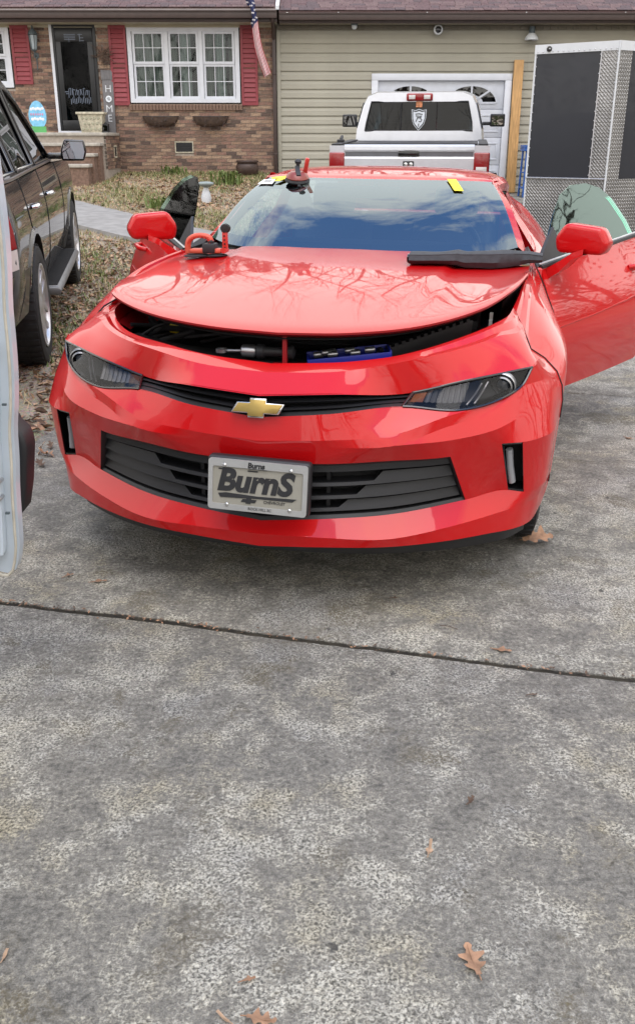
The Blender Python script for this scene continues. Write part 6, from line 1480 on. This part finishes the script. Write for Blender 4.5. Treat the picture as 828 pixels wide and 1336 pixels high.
wall(TA, TB, ZT, ZC, 'trim_white', 'top_trim', .014, -.01, 1.0); wall(TB, TC, ZT, ZC, 'trim_white', 'top_trim', .014, 0, 1.0)
wall(TD, TA, Z0, ZC, 'trailer_black', 'side_panel', 0); wall(TC, TE, Z0, ZC, 'trailer_black', 'side_panel', 0); wall(TE, TD, Z0, ZC, 'trailer_black', 'back_panel', 0)
part(tr, 'roof', T_(MB().add([(p.x, p.y, z) for z in (ZC, ZC-.02) for p in (TA, TB, TC, TE, TD)], [(0, 1, 2, 3, 4), (9, 8, 7, 6, 5)])), 'trim_white')
part(tr, 'floor', T_(MB().add([(p.x, p.y, z) for z in (Z0+.01, Z0-.06) for p in (TA, TB, TC, TE, TD)], [(0, 1, 2, 3, 4), (9, 8, 7, 6, 5), (0, 5, 6, 1), (1, 6, 7, 2), (2, 7, 8, 3), (3, 8, 9, 4), (4, 9, 5, 0)])), 'dark_void')
ld = (TB-TA).normalized(); nf = Vector((ld.y, -ld.x, 0))
part(tr, 'edge_strip', T_(MB().tube([(TA.x, TA.y, Z0), (TA.x, TA.y, ZC)], .012, 6).tube([(TB.x+nf.x*.012, TB.y-.014, Z0), (TB.x+nf.x*.012, TB.y-.014, ZC)], .010, 6)), 'trim_white')
q = TA+(TB-TA)*.80+nf*.012
part(tr, 'edge_strip', T_(MB().tube([(q.x, q.y, ZS), (q.x, q.y, ZT)], .007, 6).tube([(TA.x+nf.x*.014, TA.y+nf.y*.014, ZS+.012), (TB.x+nf.x*.014, TB.y+nf.y*.014, ZS+.012)], .008, 6)), 'alloy')
c = TA+(TB-TA)*.17+nf*.02
ml = part(tr, 'marker_light', T_(MB().lathe([(0, 0), (.03, 0), (.026, -.015), (0, -.018)], 14, 'y', (c.x, c.y, 2.385))), 'gloss_black', smooth=50)
part(ml, 'lens', T_(MB().lathe([(.012, 0), (0, -.012)], 10, 'y', (c.x, c.y-.012, 2.385))), 'trim_white', smooth=50)
RVM = mesh_of('rivet', MB().lathe([(.007, 0), (.006, -.004), (0, -.006)], 8, 'y'), 'alloy', smooth=60)
ang_ = math.atan2(ld.y, ld.x)
for fr_x, z0_, z1_ in ((.015, ZS+.05, ZT-.03), (.785, ZS+.05, ZT-.03), (.985, ZS+.05, ZT-.03)):
    for k in range(14):
        p = TA+(TB-TA)*fr_x+nf*(.010 if fr_x > .8 else .002); o = put('rivet', RVM, tr); o.location = (p.x-3.12, p.y-10.62, lerp(z0_, z1_, k/13)); o.rotation_euler = (0, 0, ang_)
for k in range(16):
    p = TA+(TB-TA)*(.03+.94*k/15)+nf*.016; o = put('rivet', RVM, tr); o.location = (p.x-3.12, p.y-10.62, ZT+.02); o.rotation_euler = (0, 0, ang_)
# tongue, jack and chains in front of the nose
cj = Vector((2.86, 9.75, 0))
part(tr, 'tongue', T_(MB().tube([(2.55, 11.0, .40), (cj.x, cj.y, .45)], .045, 4).tube([(3.8, 11.0, .40), (cj.x, cj.y, .45)], .045, 4).tube([(cj.x, cj.y+.1, .46), (cj.x-.08, cj.y-.35, .47)], .05, 6)), 'black_plastic')
jk = part(tr, 'jack', T_(MB().lathe([(0, .02), (.09, .02), (.09, .035), (.03, .04), (.03, .82), (.036, .83), (.036, .92), (0, .93)], 14, 'z', (cj.x, cj.y+.12, 0))), 'black_plastic', smooth=40)
part(jk, 'crank', T_(MB().tube([(cj.x, cj.y+.12, .90), (cj.x-.14, cj.y+.08, .90), (cj.x-.14, cj.y+.08, .78)], .012, 6)), 'steel', smooth=50)
mb = MB()
for k in range(2):
    P = [(cj.x-.02+.12*(k*2-1)*math.sin(t*.9)-.04*t*(1-2*k)*.4, cj.y-.05+.03*t, .70-.10*math.sin(t*1.3)-.02*t) for t in [i*.35 for i in range(14)]]; mb.tube(P, .013, 6)
part(tr, 'chain', T_(mb), 'black_plastic', smooth=60)
for s, p in ((1, TE), (-1, TD)):
    w = put('wheel', WHL[0], tr); w.location = (p.x-3.12+(.05 if s > 0 else -.05)-.45, p.y-10.62-3, .36); w.rotation_euler = (0, 0, rad(-8.5) if s > 0 else math.pi-rad(8.5)); put('rim', WHL[2], w)

# ================================================================ BLUE WORK STAND BY THE GARAGE
bs = thing('work_stand', (4.30, HY-.9, drive_z(19.6)), 'blue metal work stand with a tool tray by the leaning board', 'stand')
mb = MB()
for x in (-.20, .24):
    for y in (-.18, .18): mb.tube([(x*1.1, y*1.2, 0), (x, y, .86)], .02, 6)
part(bs, 'leg', mb, 'blue_steel', smooth=50)
part(bs, 'top_tray', MB().box((-.25, -.24, .86), (.30, .24, .90)).box((-.25, -.24, .901), (-.23, .24, .97)).box((.28, -.24, .901), (.30, .24, .97)).box((-.229, -.24, .901), (.279, -.22, .97)).box((-.229, .22, .901), (.279, .24, .97)), 'blue_steel', bevel=.006)
part(bs, 'shelf', MB().box((-.23, -.2, .16), (.27, .2, .19)).box((-.22, -.2, .45), (.25, .2, .47)), 'blue_steel', bevel=.004)
part(bs, 'vice', MB().box((-.10, -.12, .901), (.14, .10, .99)).box((-.05, -.2, .93), (.08, -.12, 1.0)), pmat('pale_blue', (.12, .25, .5), rough=.4), bevel=.01)
part(bs, 'canister', MB().lathe([(0, .19), (.10, .19), (.11, .22), (.11, .40), (.06, .43), (0, .435)], 18, 'z', (.05, -.05, 0)), 'lamp_grey', smooth=40)

# ================================================================ WHITE VAN, OPEN DOOR IN VIEW
vn = thing('van', (-.75, 2.2, .0), 'white van with its open door and cream seal standing beside the red coupe', 'van')
ED = [(q[0], q[1]) for q in curve([(x, z, 0) for x, z in ((-.709,1.75),(-.705,1.40),(-.704,1.30),(-.708,1.20),(-.717,1.10),(-.719,1.03),(-.724,.94),(-.732,.87),(-.741,.815),(-.747,.73),(-.755,.65),(-.761,.55),(-.766,.49),(-.793,.425),(-.835,.434))], 3)]
def V_(mb, dy=-.07): return mb.xf(Matrix.Translation((.75, -2.2+dy, 0)))
DOUT = ED+[(-1.0, .42), (-1.62, .42), (-1.66, .55), (-1.68, 1.3), (-1.66, 1.75)]
dr = part(vn, 'door', V_(thicken(cdt_panel(DOUT, lambda x, z: (x, 2.235, z), .08), (0, .035, 0))), 'white_paint', smooth=30)
inn = [(x-.034-.004*math.sin(z*7), z) for x, z in ED[1:-6]]+[(-.84, .475), (-1.55, .475), (-1.6, 1.413)]
part(dr, 'inner_panel', V_(thicken(cdt_panel(inn, lambda x, z: (x, 2.205+.012*smooth01((x+.80)/.06), z), .05), (0, .028, 0))), 'white_paint', smooth=40)
mb = MB()
for z0, z1 in ((.49, .72), (.76, .84), (.87, 1.36)):
    P = [(-1.4, z0), (-.815, z0), (-.795, (z0+z1)/2), (-.800, z1), (-1.4, z1)]; mb.prism(P, lambda u, v, w: (u, 2.192+w*.012, v))
part(dr, 'relief_panel', V_(mb), 'white_paint', bevel=.010, bseg=3)
part(dr, 'weatherstrip', V_(MB().tube([(x-.006, 2.222-.006*0, z) for x, z in ED[1:-1]], .004, 6)), 'seal_cream', smooth=60)
mb = MB()
for z in (.645, .69, 1.02, 1.28): mb.lathe([(0, -.008), (.005, -.006), (.006, 0), (.006, .02)], 10, 'y', (interp(sorted([(b, a) for a, b in ED]), z)-.030, 2.20, z))
part(dr, 'screw', V_(mb), 'steel', smooth=40)
mb = MB()
for z in (.60, .88): mb.box((interp(sorted([(b, a) for a, b in ED]), z)-.022, 2.208, z), (interp(sorted([(b, a) for a, b in ED]), z)-.012, 2.215, z+.005))
part(dr, 'clip', V_(mb), 'lamp_grey')
mp_ = [(a-.012, b) for a, b in [(-.83,.765),(-.821,.739),(-.802,.721),(-.794,.696),(-.792,.67),(-.796,.643),(-.808,.561),(-.825,.487),(-.849,.461),(-.93,.47),(-.93,.76)]]
part(dr, 'black_cladding', V_(MB().prism(mp_, lambda u, v, w: (u, 2.43+w*.10, v)), 0), 'grey_plastic', bevel=.015, bseg=3)
part(dr, 'hinge_arm', V_(MB().box((-.92, 2.28, .60), (-.86, 2.43, .66))), 'black_plastic')
part(vn, 'body', V_(MB().box((-3.7, -2.9, .35), (-1.75, 2.15, 2.25)), 0), 'white_paint', bevel=.08, bseg=3)
for y in (-2.0, 1.2):
    w = put('wheel', WHL[0], vn); w.location = (-1.88+.75, y-2.2, .35); put('rim', WHL[2], w)
    w = put('wheel', WHL[0], vn); w.location = (-3.57+.75, y-2.2, .35); w.rotation_euler = (0, 0, math.pi); put('rim', WHL[2], w)

# ================================================================ LEAVES AND BITS ON THE CONCRETE
def oak(x, y, L_, rot, label, mat, curl=.3, lobes=4, seed=1, name='oak_leaf', wide=.36):
    r = random.Random(seed); half_ = []
    n = lobes*4
    for i in range(n+1):
        t = i/n; base = wide*math.sin(math.pi*min(1, t*.93+.05))**.8*L_; lob = (.62+.38*math.cos(t*lobes*2*math.pi+.6))*r.uniform(.85, 1.15)
        half_.append((t*L_-L_/2, max(.003, base*lob)))
    def f(u, v): return (u, v, .004+curl*(v*v)/L_*2.0+.10*curl*L_*math.sin(u/L_*5+seed)+curl*.5*max(0, u)**2/L_)
    mb = MB(); cols = []
    rows = [[f(u, k*h*.98) if k else f(u, 0) for u, h in half_] for k in (-1, -.5, 0, .5, 1)]
    mb.grid(rows)
    mb.tube([f(-L_/2-.012, 0), f(-L_/2, 0), f(0, 0), f(L_*.45, 0)], [.0012, .0014, .0012, .0006], 5)
    mb = mb; zoff = drive_z(y)+.002
    t = thing(name, (x, y, zoff), label, 'leaf', (0, 0, rot))
    part(t, 'blade', thicken_leaf(mb), mat, smooth=60)
    return t
def thicken_leaf(mb): return mb
oak(.298, 1.324, .075, rad(100), 'large ragged brown oak leaf lying nearest the camera on the right', 'leaf_brown', .5, 3, 4, wide=.40)
oak(.249, 1.624, .040, rad(75), 'small curled tan leaf on the middle of the front slab', 'leaf_tan', 1.3, 2, 5, name='curled_leaf', wide=.22)
oak(.366, 1.786, .022, rad(50), 'tiny dark crumpled leaf on the front slab, between curled leaf and joint', 'leaf_dark', 1.5, 2, 6, name='crumpled_leaf', wide=.5)
oak(.572, 2.489, .055, rad(-20), 'flat orange brown leaf just above the slab joint on the right', 'leaf_brown', .3, 2, 7, wide=.35)
lf = oak(.862, 3.315, .125, rad(12), 'big dry brown leaf lying against the front tyre of the coupe', 'leaf_brown', .6, 3, 8, wide=.40); lf.rotation_euler = (rad(28), 0, rad(12)); lf.location.z += .022
oak(-.127, 1.281, .022, rad(20), 'small reddish leaf scrap on the concrete just above the bottom edge leaf', 'leaf_brown', .4, 2, 9, name='leaf_scrap')
oak(-.100, 1.195, .055, rad(-10), 'brown leaf cut by the bottom edge of the picture', 'leaf_brown', .5, 3, 10)
oak(-.17, 1.20, .03, rad(140), 'thin dry leaf sliver beside the leaf at the bottom edge', 'leaf_tan', .6, 2, 12, name='leaf_scrap', wide=.12)
oak(-.604, 1.339, .022, rad(85), 'tan leaf sliver at the far left bottom of the concrete', 'leaf_tan', .5, 2, 13, name='leaf_scrap', wide=.2)
oak(-.78, 2.97, .055, rad(10), 'reddish brown leaf left of the coupe just behind the slab joint', 'leaf_brown', .3, 2, 14, wide=.25)
oak(-.90, 3.02, .035, rad(40), 'dull brown leaf scrap near the white van door', 'leaf_brown', .4, 2, 15, name='leaf_scrap')
oak(.614, 2.242, .022, rad(10), 'dark chip of bark on the slab below the joint', 'leaf_dark', .4, 2, 16, name='bark_chip', wide=.25)
oak(.267, 2.839, .018, rad(0), 'dark speck of leaf under the front of the coupe', 'leaf_dark', .8, 2, 17, name='leaf_speck', wide=.5)
oak(1.65, 4.681, .06, rad(-60), 'brown leaf on the driveway under the open driver door', 'leaf_brown', .4, 2, 18, wide=.3)
oak(1.72, 4.50, .03, rad(20), 'small leaf scrap right of the open driver door', 'leaf_tan', .4, 2, 19, name='leaf_scrap')
tw = thing('twig', (.425, 2.634, .003), 'thin dark twig on the concrete between coupe and joint', 'twig', (0, 0, rad(-25)))
part(tw, 'stem', MB().tube([(-.03, 0, .002), (0, .003, .004), (.03, -.001, .002)], .0012, 5), 'twig')
r = random.Random(31)
# drift of oak leaves along the driveway edge
k = 0
while k < 20:
    y = r.uniform(4.0, 5.6); x = edge_x(y)+r.gauss(.05, .12)
    if x > edge_x(y)+.22: continue
    k += 1
    t = oak(x, y, r.uniform(.05, .10), r.uniform(0, 6.28), 'brown oak leaf in the drift along the driveway edge by the van door', r.choice(['leaf_brown', 'leaf_tan', 'leaf_brown', 'leaf_dark']), r.uniform(.4, 1.2), 3, 100+k, name='oak_leaf')
    t['group'] = 'oak leaves drifted along the driveway edge'; t.location.z = max(ground_z(x, y), drive_z(y) if x > edge_x(y) else -1)+.012
    t.rotation_euler = (r.gauss(0, .35), r.gauss(0, .35), t.rotation_euler.z)

# ================================================================ BARE TREES BEHIND THE HOUSE AND ACROSS THE ROAD, MIRRORED IN THE PAINT AND GLASS
def tree_mesh(seed, H_):
    r = random.Random(seed); tr_, br = MB(), MB()
    def grow(p, d, l_, rd, lvl, mb):
        n = 4; P = [p]; R_ = [rd]; q = p.copy(); dd = d.copy()
        for i in range(n):
            dd = (dd+Vector((r.gauss(0, .13), r.gauss(0, .13), r.gauss(0, .08)+.03))).normalized(); q = q+dd*l_/n; P.append(q.copy()); R_.append(rd*(1-.55*(i+1)/n))
        mb.tube(P, R_, 7 if lvl == 0 else (5 if lvl < 2 else 3))
        if lvl < 4:
            for i in range((7, 5, 4, 3)[lvl]):
                t = r.uniform(.3 if lvl == 0 else .2, 1); k = min(int(t*n), n-1); b = P[k].lerp(P[k+1], t*n-k)
                ax = Vector((r.gauss(0, 1), r.gauss(0, 1), r.gauss(.35, .4))).normalized(); nd = (dd*.55+ax*.75).normalized()
                grow(b, nd, l_*r.uniform(.45, .68), R_[k]*.55, lvl+1, br)
    grow(Vector((0, 0, 0)), Vector((0, 0, 1)), H_*.55, .18, 0, tr_)
    return mesh_of('trunk', tr_, 'bark', smooth=60, recalc=False), mesh_of('branches', br, 'bark', recalc=False)
TM = [tree_mesh(s, 13) for s in (3, 8, 15)]
r = random.Random(77)
for grp, lab, L_ in (('bare trees behind the house', 'bare leafless tree behind the house, seen only mirrored in the red bonnet and windscreen',
        ((-12, 32, 1.1), (-8.5, 35, 1.25), (-5.6, 31, 1.05), (-3, 34, 1.25), (-.6, 31, 1.05), (1.8, 34, 1.2), (4.2, 31, 1.1), (6.8, 34, 1.25), (9.4, 32, 1.15), (13, 34, 1.2), (-16, 34, 1.2), (17, 32, 1.1))),
       ('bare trees across the road', 'bare leafless tree across the road behind the camera, seen only mirrored in glass', ((-9, -13, 1.0), (-2.4, -14, 1.0), (4.6, -12, 1.1), (12, -15, 1.1), (-16, -17, 1.2))),
       ('bare trees beside the drive', 'bare leafless tree right of the driveway, seen only mirrored in the door glass', ((13.5, 11, 1.0), (13, 7.8, .95), (15.5, 9.5, 1.1), (11.5, 5.2, .75), (18, 12.5, 1.1), (20, 4.5, 1.1)))):
    for i, (x, y, s) in enumerate(L_):
        t = thing('bare_tree', (x, y, .8 if y > 0 else 0), lab, 'tree', (0, 0, r.uniform(0, 6.28)), grp); t.scale = (s, s, s)
        put('trunk', TM[i % 3][0], t); put('crown', TM[i % 3][1], t)
for x, y, h in ((-4.4, 33, 9.6), (-2.2, 34, 8.6), (6.2, 33, 8.8)):
    t = thing('evergreen_tree', (x, y, .8), 'dark evergreen tree behind the house, seen only mirrored in the red bonnet', 'tree', group='evergreens behind the house'); q = random.Random(int(x*10))
    part(t, 'trunk', MB().tube([(0, 0, 0), (0, 0, h)], [.16, .03], 7), 'bark', smooth=60); mb = MB()
    for k in range(1500):
        z = h*(.12+.88*q.random()**1.3); R_ = (1-z/h)*h*.28*(.4+.6*q.random())+.1; a = q.uniform(0, 6.28); p = Vector((R_*math.cos(a), R_*math.sin(a), z)); d_ = Vector((math.cos(a), math.sin(a), -.3))*.35; u = Vector((-math.sin(a), math.cos(a), q.gauss(0, .2)))*.14
        mb.add([p-u, p+u, p+d_], [(0, 1, 2)])
    part(t, 'crown', mb, MAT['brush_green'] if 'brush_green' in MAT else pmat('brush_green', (.05, .07, .03), rough=.9, var=.4, vscale=.5), recalc=False)
# the wooded street behind and beside the camera: one brushy mass, reflected in paint and glass
r = random.Random(99); mb = MB()
for i in range(60000):
    az = rad(r.uniform(38, 322)); R_ = r.uniform(24, 38); x = R_*math.sin(az); y = R_*math.cos(az)
    top = 5.5+2.5*math.sin(az*7)+1.5*math.sin(az*17+1)
    z = top*abs(r.gauss(0, .45)) if r.random() < .8 else r.uniform(0, 2)
    a = r.uniform(0, 6.28); s_ = r.uniform(.12, .38); t_ = r.uniform(-.6, .6)
    u = Vector((math.cos(az)*math.cos(t_), -math.sin(az)*math.cos(t_), math.sin(t_)))*s_; w = Vector((r.gauss(0, .2), r.gauss(0, .2), 1)).normalized()*s_*.6
    p = Vector((x, y, z)); mb.add([p-u*.5, p+u*.5+w*.2, p+w], [(0, 1, 2)], 0 if r.random() < .6 else 1)
tag(put('woods', mesh_of('woods', mb, ['bark', MAT['brush_green']], recalc=False)), kind='stuff')
